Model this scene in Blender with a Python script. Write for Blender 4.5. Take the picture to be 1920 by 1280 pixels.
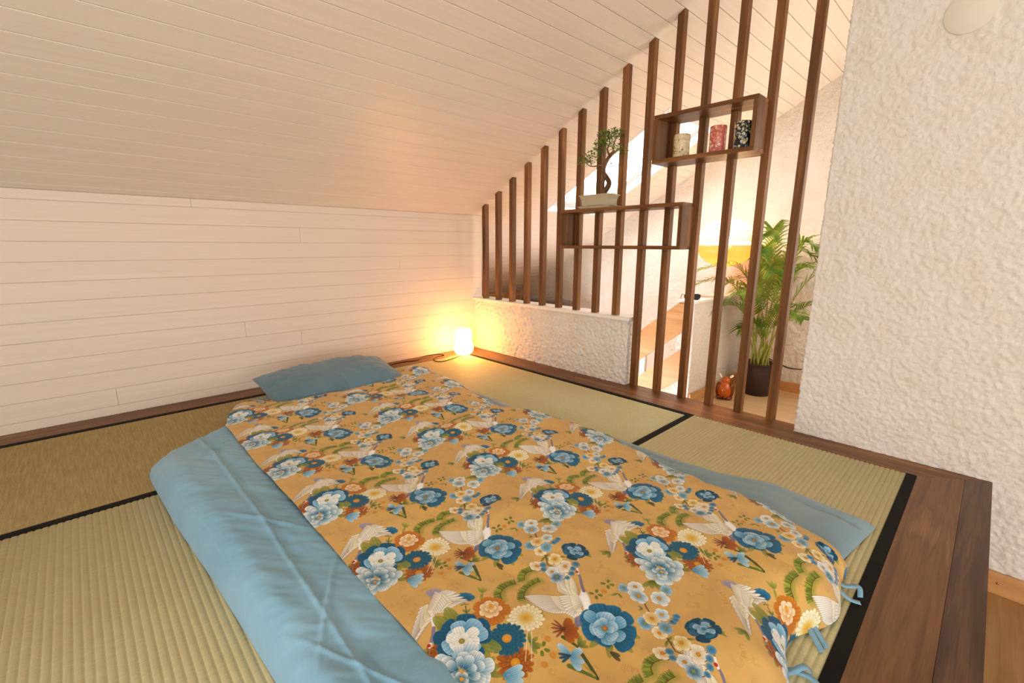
import bpy, bmesh, math, random
import numpy as np
from mathutils import Vector, Matrix

# ------------------------------------------------------------------ camera, sky, lights, exposure
for o in list(bpy.data.objects): bpy.data.objects.remove(o)
C = bpy.context.scene.collection; SC = bpy.context.scene
YAW, PIT, ROL = .8104, -.2079, .0032
_f = Vector((math.cos(PIT)*math.cos(YAW), math.cos(PIT)*math.sin(YAW), math.sin(PIT)))
_r = Vector((math.sin(YAW), -math.cos(YAW), 0)); _u = _r.cross(_f)
_R = _r*math.cos(ROL)+_u*math.sin(ROL); _U = _u*math.cos(ROL)-_r*math.sin(ROL)
cam = bpy.data.objects.new('camera', bpy.data.cameras.new('camera')); C.objects.link(cam)
cam.matrix_world = Matrix(((_R.x, _U.x, -_f.x, -2.26967), (_R.y, _U.y, -_f.y, -2.86730), (_R.z, _U.z, -_f.z, .81666), (0, 0, 0, 1)))
cam.data.sensor_width = 36; cam.data.lens = 857.04/1920*36; cam.data.clip_start = .02
SC.camera = cam
SC.view_settings.view_transform = 'Standard'; SC.view_settings.look = 'None'; SC.view_settings.gamma = 1
SC.view_settings.use_curve_mapping = False; SC.view_settings.exposure = -0.33
SC.cycles.use_denoising = True; SC.cycles.max_bounces = 7; SC.cycles.diffuse_bounces = 4; SC.cycles.transparent_max_bounces = 16
SC.cycles.sample_clamp_indirect = 6; SC.cycles.caustics_reflective = False; SC.cycles.caustics_refractive = False
W = bpy.data.worlds.new('sky'); SC.world = W; W.use_nodes = True
W.node_tree.nodes['Background'].inputs[0].default_value = (.86, .93, 1, 1); W.node_tree.nodes['Background'].inputs[1].default_value = 18.0
def area(name, loc, rot, sx, sy, watt, col):
    l = bpy.data.lights.new(name, 'AREA'); l.shape = 'RECTANGLE'; l.size = sx; l.size_y = sy; l.energy = watt; l.color = col
    o = bpy.data.objects.new(name, l); o.location = loc; o.rotation_euler = rot; C.objects.link(o); return o
# area lamps standing in for daylight from the unseen room behind the camera
area('window_daylight_gable', (-4.45, -3.9, .75), (0, -math.radians(90), 0), 1.7, 2.2, 135, (.95, .985, 1))
area('window_daylight_side', (-1.6, -6.9, .9), (math.radians(90), 0, 0), 3.0, 1.6, 80, (1, .98, .94))
area('window_daylight_landing', (1.1, -3.0, 1.0), (math.radians(90), 0, 0), 1.5, 1.4, 28, (1, .90, .78))  # unseen fill lamp added to brighten the landing and the far wall
# ---- printed cotton: the repeat of the fabric, drawn petal by petal (1 repeat = parallelogram LA x LB) ----
LB = np.array([0.487, -0.103]); LA = np.array([0.0, -0.311]); TW, TH = 1100, 700
_M = np.linalg.inv(np.array([LB, LA]).T)
tile = np.zeros((TH, TW, 3)); prs = random.Random(5)
def lin(h):
    return np.array([(int(h[i:i+2], 16)/255.0) for i in (0, 2, 4)])
def region(cx, cy, r):
    uv = _M @ np.array([cx, cy]); du = np.abs(_M[0]).sum()*r; dv = np.abs(_M[1]).sum()*r
    i0, i1 = int((uv[1]-dv)*TH)-1, int((uv[1]+dv)*TH)+2; j0, j1 = int((uv[0]-du)*TW)-1, int((uv[0]+du)*TW)+2
    I, J = np.meshgrid(np.arange(i0, i1), np.arange(j0, j1), indexing='ij')
    v = (I+.5)/TH; u = (J+.5)/TW
    return I % TH, J % TW, u*LB[0]+v*LA[0]-cx, u*LB[1]+v*LA[1]-cy
def put(I, J, a, col):
    a = np.clip(a, 0, 1)[..., None]; tile[I, J] = tile[I, J]*(1-a)+col*a
PXS = 0.00045
def petal(c, ang, L, W, base, tip, edge=None, ed=.35, alpha=1., blunt=.62, shade=True):
    I, J, x, y = region(c[0]+math.cos(ang)*L/2, c[1]+math.sin(ang)*L/2, L/2+W/2+.002)
    x = x+math.cos(ang)*L/2; y = y+math.sin(ang)*L/2
    u = (x*math.cos(ang)+y*math.sin(ang))/L; v = -x*math.sin(ang)+y*math.cos(ang)
    uc = np.clip(u, 0, 1)
    if blunt < .8:
        k = .64; hw = np.where(uc > k, W/2*np.sqrt(np.clip(1-((uc-k)/(1-k))**2, 0, 1)), W/2*(.35+.65*np.sin(math.pi/2*uc/k)))*(.94+.06*np.cos(v/W*19))
    else: hw = W/2*np.power(np.clip(4*uc**1.4*(1-uc**(2.0/blunt)), 0, 1), .55)
    d = np.minimum(hw-np.abs(v), np.minimum(u+.02, 1-u)*L)
    a = np.clip(d/PXS+.5, 0, 1)*alpha
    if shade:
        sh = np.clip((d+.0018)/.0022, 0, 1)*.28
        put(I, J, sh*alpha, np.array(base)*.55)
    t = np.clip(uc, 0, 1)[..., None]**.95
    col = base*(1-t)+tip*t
    if edge is not None:
        e = np.clip(1-d/(.0016), 0, 1)[..., None]*ed; col = col*(1-e)+edge*e
    vein = (.97+.05*np.cos(v/W*30))[..., None]
    put(I, J, a, np.clip(col*vein, 0, 1))
def disc(c, r, col, col2=None, soft=.0006, asp=1., ang=0., alpha=1.):
    I, J, x, y = region(c[0], c[1], r*max(1, asp)+soft*2)
    X = x*math.cos(ang)+y*math.sin(ang); Y = -x*math.sin(ang)+y*math.cos(ang)
    d = np.hypot(X/asp, Y); t = np.clip(d/r, 0, 1)[..., None]
    cc = col*(1-t)+(col if col2 is None else col2)*t
    put(I, J, np.clip((r-d)/soft+.5, 0, 1)*alpha, cc)
def stroke(pts, w0, w1, col, alpha=1., soft=.0005):
    n = len(pts)-1
    for k in range(n):
        p, q = np.array(pts[k]), np.array(pts[k+1]); L = np.linalg.norm(q-p)+1e-6
        wa = w0+(w1-w0)*k/n; wb = w0+(w1-w0)*(k+1)/n; m = (p+q)/2
        I, J, x, y = region(m[0], m[1], L/2+max(wa, wb)+.001)
        x = x+m[0]-p[0]; y = y+m[1]-p[1]; dd = (q-p)/L
        t = np.clip((x*dd[0]+y*dd[1])/L, 0, 1)
        d = np.hypot(x-dd[0]*L*t, y-dd[1]*L*t); w = (wa+(wb-wa)*t)/2
        put(I, J, np.clip((w-d)/soft+.5, 0, 1)*alpha, col)
def poly(pts, col, col2=None):
    P = np.array(pts); c = P.mean(0); r = np.abs(P-c).max()*1.42
    I, J, x, y = region(c[0], c[1], r); x = x+c[0]; y = y+c[1]
    ins = np.zeros(x.shape, bool); n = len(P); dmin = np.full(x.shape, 9.)
    for k in range(n):
        a, b = P[k], P[(k+1) % n]
        cond = ((a[1] > y) != (b[1] > y)) & (x < (b[0]-a[0])*(y-a[1])/((b[1]-a[1])+1e-12)+a[0]); ins ^= cond
        L2 = ((b-a)**2).sum()+1e-12; t = np.clip(((x-a[0])*(b[0]-a[0])+(y-a[1])*(b[1]-a[1]))/L2, 0, 1)
        dmin = np.minimum(dmin, np.hypot(x-a[0]-t*(b[0]-a[0]), y-a[1]-t*(b[1]-a[1])))
    d = np.where(ins, dmin, -dmin)
    e = np.clip(1-d/.004, 0, 1)[..., None]; cc = col if col2 is None else col*(1-e)+col2*e
    put(I, J, np.clip(d/PXS+.5, 0, 1), cc)
UP = math.atan2(.7, .72)      # the way the print stands up: away from the sleeper's feet
def ringf(c, n, r0, L, W, base, tip, edge, ed=.4, a0=0., jit=.10, a1=2*math.pi, rj=.0):
    order = list(range(n)); prs.shuffle(order)
    for k in order:
        a = a0+a1*k/n+prs.uniform(-jit, jit)
        rr = r0+prs.uniform(-rj, rj)*L; aa = a+prs.uniform(-rj, rj)*2.2
        petal((c[0]+math.cos(a)*rr, c[1]+math.sin(a)*rr), aa, L*prs.uniform(.9-rj, 1.08+rj), W*prs.uniform(.9-rj*.5, 1.1+rj), base, tip, edge, ed)
def leafs(c, dirs, L, dark=lin('41571f'), lite=lin('98993a'), W=.42):
    for a in dirs: petal(c, a, L*prs.uniform(.8, 1.1), L*W*1.05, dark, lite, lite, .2, .85, blunt=2.4, shade=False)
def glow(c, r, col=lin('8f8f32'), alpha=.45): disc(c, r, col, col, soft=r*.9, alpha=alpha)
TEAL, DTEAL, MBLUE, LBLUE, WHT, CRM = lin('14597f'), lin('0d4a66'), lin('4389b4'), lin('93bfdc'), lin('f4f4f0'), lin('f5ecc4')
RUST, DRUST, ORNG, GOLD = lin('b3600e'), lin('7f3a08'), lin('d58a2c'), lin('dd9a24')
def peony(c, R, outer, mid, inner, off=(0, 0), heart=GOLD, leafdirs=(), n=(8, 6, 5, 4), rot=0.):
    leafs(c, leafdirs, R*1.5)
    ringf(c, n[0], R*.38, R*.62, R*.72, outer[0], outer[1], outer[2], .5, rot, rj=.10)
    cc = (c[0]+off[0]*.5, c[1]+off[1]*.5)
    ringf(cc, n[1], R*.22, R*.58, R*.60, mid[0], mid[1], mid[2], .6, rot+.3, rj=.14)
    cc = (c[0]+off[0], c[1]+off[1])
    ringf(cc, n[2], R*.12, R*.46, R*.50, inner[0], inner[1], inner[2], .6, rot+.1, rj=.16)
    ringf(cc, n[3], R*.02, R*.34, R*.36, inner[0], inner[1], inner[2], .6, rot+.5, rj=.1)
    disc(cc, R*.11, heart, heart*.7)
def mum(c, R, base, tip, edge, heart, n=18, rings=3, ed=.5):
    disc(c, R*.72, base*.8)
    for k in range(rings):
        f = 1-.27*k
        ringf(c, n-2*k, R*(.28-.06*k), R*f-R*(.28-.06*k), R*.3*f, base, tip, edge, ed, k*.17, .03)
    disc(c, R*.25, heart, heart*.88, soft=.001)
def blossom(c, R, tip, base, heart=ORNG, n=6, asp=1.):
    for k in range(n):
        a = 2*math.pi*k/n+prs.uniform(-.2, .2)
        petal(c, a, R*prs.uniform(.85, 1.1), R*.95, base, tip, WHT, .3)
    disc(c, R*.24, heart, heart*.85, soft=.0012)
def feathers(root, tips, w, base=lin('efe6cf'), tip=lin('f7f2e6'), edge=lin('c9b9a8')):
    for t in tips:
        dx, dy = t[0]-root[0], t[1]-root[1]; petal(root, math.atan2(dy, dx), math.hypot(dx, dy), w, base*.93, tip, edge, .75, blunt=.9)
def lerp(a, b, t): return (a[0]+(b[0]-a[0])*t, a[1]+(b[1]-a[1])*t)
def along(pts, n):
    out = []; m = len(pts)-1
    for k in range(n):
        s = k/(n-1)*m; i = min(int(s), m-1); out.append(lerp(pts[i], pts[i+1], s-i))
    return out
def wing(spine, tips, n, w, rows=2):
    rt = along(spine, n); tp = along(tips, n)
    for r, t in zip(rt, tp):
        dx, dy = t[0]-r[0], t[1]-r[1]
        petal(r, math.atan2(dy, dx), math.hypot(dx, dy), w, lin('ddd0b8'), lin('f8f4ea'), lin('a99888'), .8, blunt=1.5)
    for q in range(rows):
        f = .52-.22*q
        for r, t in zip(rt, tp):
            dx, dy = (t[0]-r[0])*f, (t[1]-r[1])*f
            petal(r, math.atan2(dy, dx), math.hypot(dx, dy), w*1.15, lin('cfc2b4') if q == 0 else lin('e8dcb4'), lin('fbf6e2'), lin('e0cf9a'), .7, blunt=.7)
def pine(arc, n=60, L=.015):
    arc = [lerp(lerp(arc[max(i-1, 0)], arc[i], .5+t/2), lerp(arc[i], arc[min(i+1, len(arc)-1)], t/2), t) for i in range(len(arc)) for t in (0, .25, .5, .75)]
    P = along(arc, n); c = np.mean(np.array(P), 0)
    m = np.array(P[n//2]); d = m-(np.array(P[0])+np.array(P[-1]))/2; d = d/np.linalg.norm(d)
    for k, p in enumerate(P):
        q = P[min(k+1, n-1)]; o = P[max(k-1, 0)]; t = np.array(q)-np.array(o); nn = np.array([-t[1], t[0]]); nn = nn/np.linalg.norm(nn)
        if nn @ d < 0: nn = -nn
        a = math.atan2(nn[1], nn[0])
        for s in range(3):
            aa = a+prs.uniform(-.45, .45); LL = L*prs.uniform(.7, 1.1)
            stroke([p, (p[0]+math.cos(aa)*LL, p[1]+math.sin(aa)*LL)], .0022, .001, lin('6d7a22')*prs.uniform(.6, 1.4), .7)
    stroke(P, .0016, .0012, lin('6b3a1d'))
def pine_under(arc): stroke(arc, .022, .016, lin('8f8f34'), .6, soft=.010)
def build_print():
    tile[:] = lin('d0a65f')
    # mottled gold ground with faint scrolls
    yy, xx = np.meshgrid(np.arange(TH)/TH, np.arange(TW)/TW, indexing='ij')
    m = np.zeros((TH, TW))
    for k in range(60):
        a, b = prs.randint(-9, 9), prs.randint(-7, 7); m += np.sin(2*math.pi*(a*xx+b*yy)+prs.uniform(0, 6.3))/(2+abs(a)+abs(b))
    m = m/np.abs(m).max(); tile[:] *= (1+.045*m)[..., None]; tile[..., 2] *= 1-.08*m
    for k in range(230):
        c = np.array([prs.uniform(0, .487), prs.uniform(-.414, 0)]); r = prs.uniform(.005, .011); a = prs.uniform(0, 6)
        for rr in (r, r*.6):
            stroke([(c[0]+rr*math.cos(a+t), c[1]+rr*math.sin(a+t)) for t in np.linspace(0, 4.4, 9)], .0009, .0006, lin('a87424') if k % 2 else lin('dcae5c'), .45)
    # pines
    for arc in ([(-1.7255, -2.2676), (-1.7194, -2.2545), (-1.7061, -2.2476), (-1.6902, -2.2461), (-1.6697, -2.2519)], [(-1.6912, -2.2999), (-1.6827, -2.2891), (-1.6672, -2.2810), (-1.6477, -2.2794), (-1.6276, -2.2864)], [(-1.6490, -2.5677), (-1.6421, -2.5590), (-1.6288, -2.5562), (-1.6121, -2.5629)]):
        pine_under(arc); pine(arc)
    # sprigs of three small leaves
    for c in ((-1.7521, -2.4051), (-1.5712, -2.3910), (-1.5280, -2.3923)):
        for a in (0.4, 2.2, 3.9, 5.2): petal((c[0]+.004*math.cos(a), c[1]+.004*math.sin(a)), a, .011, .008, lin('5c6a22'), lin('80842c'), None, shade=False)
    for c in ((-1.7299, -2.3993), (-1.7468, -2.4265), (-1.7710, -2.4286), (-1.5527, -2.3989)): disc(c, .006, lin('cf8f34'), lin('c58428'), soft=.003)
    # iris: stems, blades and flower
    stroke([(-1.6702, -2.4118), (-1.6813, -2.4327)], .008, .005, lin('4a5523')); stroke([(-1.7042, -2.4136), (-1.6997, -2.4278), (-1.6967, -2.4430)], .007, .005, lin('465220'))
    stroke([(-1.7026, -2.4589), (-1.7114, -2.4804), (-1.7228, -2.5063)], .0075, .006, lin('454f22')); stroke([(-1.7394, -2.4584), (-1.7322, -2.4783), (-1.7240, -2.5021)], .009, .006, lin('5e6c2a'))
    stroke([(-1.7188, -2.4734), (-1.7219, -2.4988)], .005, .005, lin('b59c3c'))
    leafs((-1.6942, -2.4429), (UP-.9, UP-1.5, UP-.3), 0.024)
    for a, L in ((1.9, .03), (.2, .028), (-1.55, .032), (-.9, .026)): petal((-1.7223, -2.4473), a-UP*0-.35, L, .015, MBLUE, lin('b9d9ea'), WHT, .5)
    for a in (2.6, 3.0, 3.4): petal((-1.7217, -2.4468), a-.3, .022, .005, lin('24404f'), TEAL, None)
    # brown flower with stamens
    for a in (-1.9, -1.2, -.4, .3): petal((-1.6889, -2.4048), a, .03, .018, DRUST, RUST, ORNG, .5)
    for a in (2.0, 2.4, 2.8, 3.2, 3.6): petal((-1.6889, -2.4048), a-.4, .026, .004, lin('5e2c10'), lin('a4562c'), None)
    # leaves around the groups
    leafs((-1.8510, -2.2518), (UP+.9, UP+1.4, UP+2.0), 0.026); leafs((-1.8077, -2.3082), (UP-1.2, UP-1.7, UP-2.2), 0.023); leafs((-1.7091, -2.3477), (UP-1.0, UP-1.6), 0.022)
    leafs((-1.7445, -2.2276), (UP, UP+.6, UP-.6, UP+3.1), 0.019, lin('6c7a2a'), lin('a8a848')); leafs((-1.8551, -2.3644), (UP-.5, UP-1.1, UP-1.7, UP-.1), 0.033)
    leafs((-1.7611, -2.3846), (UP+.2, UP-.8, UP-1.7, UP-2.6), 0.022); leafs((-1.4356, -2.0203), (UP+1.6, UP+2.1, UP+2.9), 0.024)
    leafs((-1.5376, -2.5759), (UP-1.8,), 0.014); leafs((-1.4850, -2.6076), (UP-1.0, UP-1.7, UP-2.2), 0.017); leafs((-1.4431, -2.1365), (UP-2.2, UP-2.7, UP+2.9, UP+2.3), 0.030)
    leafs((-1.5629, -2.5495), (UP+2.6, UP-2.4, UP-1.), 0.017); leafs((-1.5296, -2.4795), (UP+2.2, UP+1.2), 0.013); leafs((-1.5357, -2.4246), (UP+1.9, UP-2.8), 0.016)
    # twig of the blossom group
    stroke([(-1.4976, -2.4508), (-1.5216, -2.4842), (-1.5376, -2.5151), (-1.5600, -2.5496), (-1.5763, -2.5711), (-1.5692, -2.6034)], .003, .002, lin('5b4220'))
    # orange peony with cream heart
    c = (-1.7623, -2.2747)
    ringf(c, 7, .007, .033, .032, RUST, lin('c57a24'), lin('e0a048'), .4, .2); ringf((-1.7602, -2.2723), 7, .003, .020, .017, lin('cf8a3c'), lin('f6e3c0'), WHT, .6, .2)
    ringf((-1.7567, -2.2683), 5, .001, .012, .011, ORNG, lin('f9e9cc'), WHT, .6, .4); disc((-1.7536, -2.2647), .0042, GOLD)
    # blue bud with stalk
    stroke([(-1.7919, -2.2321), (-1.8031, -2.2505)], .002, .002, lin('4c4a20')); leafs((-1.8011, -2.2467), (UP+.8, UP-.6), 0.014); leafs((-1.7917, -2.2264), (UP+1.9, UP-1.6, UP), 0.010)
    c = (-1.7857, -2.2200)
    for a in (UP+.9, UP-.9, UP+.45, UP-.45, UP): petal(c, a, .024, .016, DTEAL, lin('2d7aa4'), MBLUE, .4)
    # rust peony
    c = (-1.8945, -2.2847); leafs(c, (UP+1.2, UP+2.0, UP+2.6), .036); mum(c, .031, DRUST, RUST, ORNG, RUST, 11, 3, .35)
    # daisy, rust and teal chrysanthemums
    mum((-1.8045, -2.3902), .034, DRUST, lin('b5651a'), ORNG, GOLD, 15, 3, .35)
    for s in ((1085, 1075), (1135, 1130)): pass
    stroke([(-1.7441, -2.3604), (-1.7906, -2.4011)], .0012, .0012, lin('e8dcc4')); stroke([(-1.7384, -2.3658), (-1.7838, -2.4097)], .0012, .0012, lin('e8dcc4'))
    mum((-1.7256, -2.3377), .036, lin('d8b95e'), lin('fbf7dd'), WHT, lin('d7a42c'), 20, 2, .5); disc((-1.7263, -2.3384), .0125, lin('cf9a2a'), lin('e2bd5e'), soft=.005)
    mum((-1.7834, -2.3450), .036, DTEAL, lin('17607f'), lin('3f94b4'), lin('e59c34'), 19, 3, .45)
    # crane rising (white wings, grey neck, red crown)
    for a in (-2.4, -2.0, -1.6, -1.2, -.8): petal((-1.6433, -2.0872), a, .028, .012, lin('8d86a0'), lin('6d6684'), lin('c4bccb'), .6)
    wing([(-1.6228, -2.0230), (-1.6191, -2.0458), (-1.6148, -2.0640)], [(-1.5557, -1.9570), (-1.5675, -1.9600), (-1.5858, -1.9730), (-1.6046, -1.9949), (-1.6158, -2.0148)], 15, .0075)
    wing([(-1.5829, -2.0357), (-1.6051, -2.0590), (-1.6102, -2.0684)], [(-1.5577, -1.9580), (-1.5750, -1.9695), (-1.5914, -1.9812), (-1.6107, -2.0146)], 16, .0085)
    wing([(-1.6058, -2.0631), (-1.6229, -2.0704), (-1.6383, -2.0696)], [(-1.6861, -1.9817), (-1.6900, -2.0002), (-1.6912, -2.0198), (-1.6884, -2.0404), (-1.6793, -2.0555), (-1.6625, -2.0670)], 20, .0085)
    wing([(-1.6012, -2.0675), (-1.6152, -2.0776), (-1.6262, -2.0810)], [(-1.6346, -2.0312), (-1.6472, -2.0475), (-1.6590, -2.0725), (-1.6551, -2.0872), (-1.6396, -2.0907)], 13, .0095, 1)
    poly([(-1.5785, -2.0474), (-1.5799, -2.0584), (-1.5899, -2.0781), (-1.6066, -2.0949), (-1.6226, -2.1023), (-1.6325, -2.0997), (-1.6149, -2.0779), (-1.6066, -2.0624), (-1.5929, -2.0560)], WHT, lin('ddd2d2'))
    stroke([(-1.5848, -2.0588), (-1.5709, -2.0419), (-1.5574, -2.0289), (-1.5497, -2.0178)], .0075, .0052, lin('7d7286')); stroke([(-1.5365, -2.0058), (-1.5227, -1.9955)], .0032, .001, lin('8a6a50'))
    stroke([(-1.5513, -2.0189), (-1.5400, -2.0079)], .0055, .0045, lin('eae2e0')); disc((-1.5493, -2.0138), .0036, lin('b32a22'))
    # crane diving
    for a in (.5, .9, 1.3, 1.7): petal((-1.8258, -1.8560), a-.2, .026, .011, lin('8d86a0'), lin('a49cb4'), lin('c4bccb'), .6)
    wing([(-1.8427, -1.8680), (-1.8494, -1.8798), (-1.8501, -1.8970)], [(-1.8638, -1.8619), (-1.8961, -1.8921), (-1.9221, -1.9199), (-1.9237, -1.9281), (-1.9075, -1.9180), (-1.8775, -1.9012)], 20, .008)
    wing([(-1.8242, -1.8527), (-1.8351, -1.8752), (-1.8412, -1.8921)], [(-1.7919, -1.8614), (-1.7811, -1.8765), (-1.7786, -1.9169), (-1.7870, -1.9090), (-1.8033, -1.9052), (-1.8277, -1.9047)], 20, .008)
    wing([(-1.8139, -1.8456), (-1.8351, -1.8613), (-1.8487, -1.8760)], [(-1.8154, -1.8892), (-1.8367, -1.8963), (-1.8545, -1.8972)], 9, .010, 1)
    poly([(-1.8589, -1.8930), (-1.8501, -1.8992), (-1.8558, -1.9089), (-1.8678, -1.9229), (-1.8693, -1.9173)], WHT, lin('e2d8d8'))
    stroke([(-1.8672, -1.9193), (-1.8748, -1.9287), (-1.8876, -1.9407), (-1.8942, -1.9462)], .0075, .005, lin('857b90')); stroke([(-1.8949, -1.9456), (-1.9122, -1.9726)], .0045, .0012, lin('8a6a58'))
    stroke([(-1.8909, -1.9435), (-1.8961, -1.9483)], .006, .005, lin('eae2e0')); disc((-1.8950, -1.9446), .0036, lin('b32a22'))
    # the two white peonies
    c = (-1.8384, -2.2856)
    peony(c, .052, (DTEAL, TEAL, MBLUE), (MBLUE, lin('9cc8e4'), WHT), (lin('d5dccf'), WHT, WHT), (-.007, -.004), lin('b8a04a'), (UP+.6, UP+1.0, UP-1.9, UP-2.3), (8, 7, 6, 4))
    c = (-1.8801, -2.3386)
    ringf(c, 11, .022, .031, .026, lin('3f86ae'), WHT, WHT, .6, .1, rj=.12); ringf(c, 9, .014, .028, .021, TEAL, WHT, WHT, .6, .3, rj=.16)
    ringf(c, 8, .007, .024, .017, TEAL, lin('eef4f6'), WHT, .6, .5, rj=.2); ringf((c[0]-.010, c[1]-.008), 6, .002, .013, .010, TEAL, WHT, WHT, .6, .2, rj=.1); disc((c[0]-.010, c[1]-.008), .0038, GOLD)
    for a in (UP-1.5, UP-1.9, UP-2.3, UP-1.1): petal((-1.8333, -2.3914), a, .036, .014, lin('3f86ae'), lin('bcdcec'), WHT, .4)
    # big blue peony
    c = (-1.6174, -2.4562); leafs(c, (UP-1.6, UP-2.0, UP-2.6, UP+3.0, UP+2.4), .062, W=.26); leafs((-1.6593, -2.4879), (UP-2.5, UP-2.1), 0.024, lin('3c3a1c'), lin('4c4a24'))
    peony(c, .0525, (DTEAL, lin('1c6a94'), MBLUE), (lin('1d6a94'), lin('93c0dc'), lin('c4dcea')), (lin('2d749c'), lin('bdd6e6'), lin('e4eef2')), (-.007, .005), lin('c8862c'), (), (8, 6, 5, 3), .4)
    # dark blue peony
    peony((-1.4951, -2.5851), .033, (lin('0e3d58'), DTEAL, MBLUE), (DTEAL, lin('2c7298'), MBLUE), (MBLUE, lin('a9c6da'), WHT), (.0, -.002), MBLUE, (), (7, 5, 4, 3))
    # blossoms
    for (c, r, t, b) in (((-1.5124, -2.4237), .014, 'a9cbe0', '4b86ab'), ((-1.4462, -2.4829), .015, 'a9cbe0', '4b86ab'), ((-1.4892, -2.4356), .019, 'f4efe4', 'b6cbd2'), ((-1.5076, -2.4558), .021, 'f4f4f0', '4d86a4'), ((-1.4772, -2.4845), .021, 'f6f4ee', '88b0bc'), ((-1.5114, -2.5115), .0165, 'f4f4f0', '7fb0c8'), ((-1.5595, -2.4999), .016, 'a9cbe0', '326f98'), ((-1.5373, -2.5042), .018, 'f3e2b4', 'd09a3c'), ((-1.5581, -2.5308), .0165, 'f8f0dc', 'd6ad5c'), ((-1.5381, -2.5338), .0165, 'a3c4da', '3b7ca4'),
        ((-1.5518, -2.5724), .0175, 'f6edc8', 'c99e30'), ((-1.5986, -2.5572), .0175, 'f7efdc', 'd0b070'), ((-1.5868, -2.5936), .018, 'f6f2e8', 'b0c4cc'), ((-1.5928, -2.6122), .018, 'cfe0ea', '124a6c'), ((-1.5546, -2.6057), .019, 'f6f0e2', 'cdb88c')):
        blossom(c, r*.97, lin(t), lin(b), lin('d9902a') if t[0] in 'f' else lin('7f9a5a'))
    for c, r in (((-1.4948, -2.5329), .007), ((-1.5126, -2.5359), .007), ((-1.5032, -2.5363), .006), ((-1.5848, -2.5643), .008), ((-1.5945, -2.5750), .007), ((-1.5304, -2.6192), .009), ((-1.5478, -2.6236), .007), ((-1.5616, -2.6296), .007), ((-1.5784, -2.6311), .006)):
        stroke([c, (c[0]-.012, c[1]+.004)], .0012, .0012, lin('4a3a20')); disc(c, r, lin('2c6688'), lin('5f93b4'), soft=.002)
    return tile
# ------------------------------------------------------------------ helpers
def tag(o, label=None, cat=None, group=None, kind=None):
    if label: o['label'] = label
    if cat: o['category'] = cat
    if group: o['group'] = group
    if kind: o['kind'] = kind
    return o
def mk(name, verts, faces, mat, parent=None, smooth=False, loc=None, edges=()):
    me = bpy.data.meshes.new(name); me.from_pydata([tuple(map(float, v)) for v in verts], list(edges), faces)
    if smooth: me.polygons.foreach_set('use_smooth', [True]*len(me.polygons))
    if mat: me.materials.append(mat)
    me.update(); o = bpy.data.objects.new(name, me); C.objects.link(o); o.parent = parent
    if loc is not None: o.location = loc
    return o
def share(name, me, parent, loc=(0, 0, 0), rot=(0, 0, 0), scl=(1, 1, 1)):
    o = bpy.data.objects.new(name, me); C.objects.link(o); o.parent = parent; o.location = loc; o.rotation_euler = rot; o.scale = scl; return o
def empty(name, loc, rz=0):
    o = bpy.data.objects.new(name, None); C.objects.link(o); o.location = loc; o.rotation_euler = (0, 0, rz); o.empty_display_size = .05; return o
def fix(root):
    """parts were written in world coordinates: shift them so that they sit under the thing's base"""
    d = Vector(root.location)
    for ch in root.children: ch.location = ch.location-d
def boxg(a, b, ch=0):
    """box from corner a to corner b; ch = chamfer"""
    bm = bmesh.new(); bmesh.ops.create_cube(bm, size=1)
    s = [b[i]-a[i] for i in range(3)]; m = [(b[i]+a[i])/2 for i in range(3)]
    for v in bm.verts: v.co = Vector([v.co[i]*s[i]+m[i] for i in range(3)])
    if ch: bmesh.ops.bevel(bm, geom=bm.edges[:], offset=ch, segments=1, affect='EDGES')
    V = [tuple(v.co) for v in bm.verts]; bm.verts.index_update(); F = [[v.index for v in f.verts] for f in bm.faces]; bm.free(); return V, F
def box(name, a, b, mat, parent=None, ch=0):
    V, F = boxg(a, b, ch); return mk(name, V, F, mat, parent)
def join(parts):
    V, F = [], []
    for v, f in parts:
        n = len(V); V += list(v); F += [[i+n for i in q] for q in f]
    return V, F
def tubeg(pts, rad, seg=8, cap=True):
    P = [Vector(p) for p in pts]; n = len(P); R = rad if hasattr(rad, '__len__') else [rad]*n
    V, F = [], []; up = None
    for i, p in enumerate(P):
        t = (P[min(i+1, n-1)]-P[max(i-1, 0)]).normalized()
        if up is None: up = Vector((0, 0, 1)) if abs(t.z) < .9 else Vector((1, 0, 0))
        a = t.cross(up)
        a = a.normalized() if a.length > 1e-6 else Vector((1, 0, 0)); b = a.cross(t).normalized(); up = b
        for k in range(seg):
            an = 2*math.pi*k/seg; V.append(p+(a*math.cos(an)+b*math.sin(an))*R[i])
    for i in range(n-1):
        for k in range(seg): F.append([i*seg+k, i*seg+(k+1) % seg, (i+1)*seg+(k+1) % seg, (i+1)*seg+k])
    if cap: F.append(list(range(seg))[::-1]); F.append([(n-1)*seg+k for k in range(seg)])
    return V, F
def smoothp(pts, sub=5):
    P = [Vector(p) for p in pts]; out = []
    for i in range(len(P)-1):
        p0, p1, p2, p3 = P[max(i-1, 0)], P[i], P[i+1], P[min(i+2, len(P)-1)]
        for k in range(sub):
            t = k/sub; out.append(.5*((2*p1)+(p2-p0)*t+(2*p0-5*p1+4*p2-p3)*t*t+(3*p1-p0-3*p2+p3)*t**3))
    out.append(P[-1]); return out
def latheg(prof, seg=32, c=(0, 0, 0), close=False):
    V, F = [], []
    for r, z in prof:
        for k in range(seg):
            a = 2*math.pi*k/seg; V.append((c[0]+r*math.cos(a), c[1]+r*math.sin(a), c[2]+z))
    m = len(prof)
    for i in range(m-1 if not close else m):
        j = (i+1) % m
        for k in range(seg): F.append([i*seg+k, i*seg+(k+1) % seg, j*seg+(k+1) % seg, j*seg+k])
    return V, F
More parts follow.
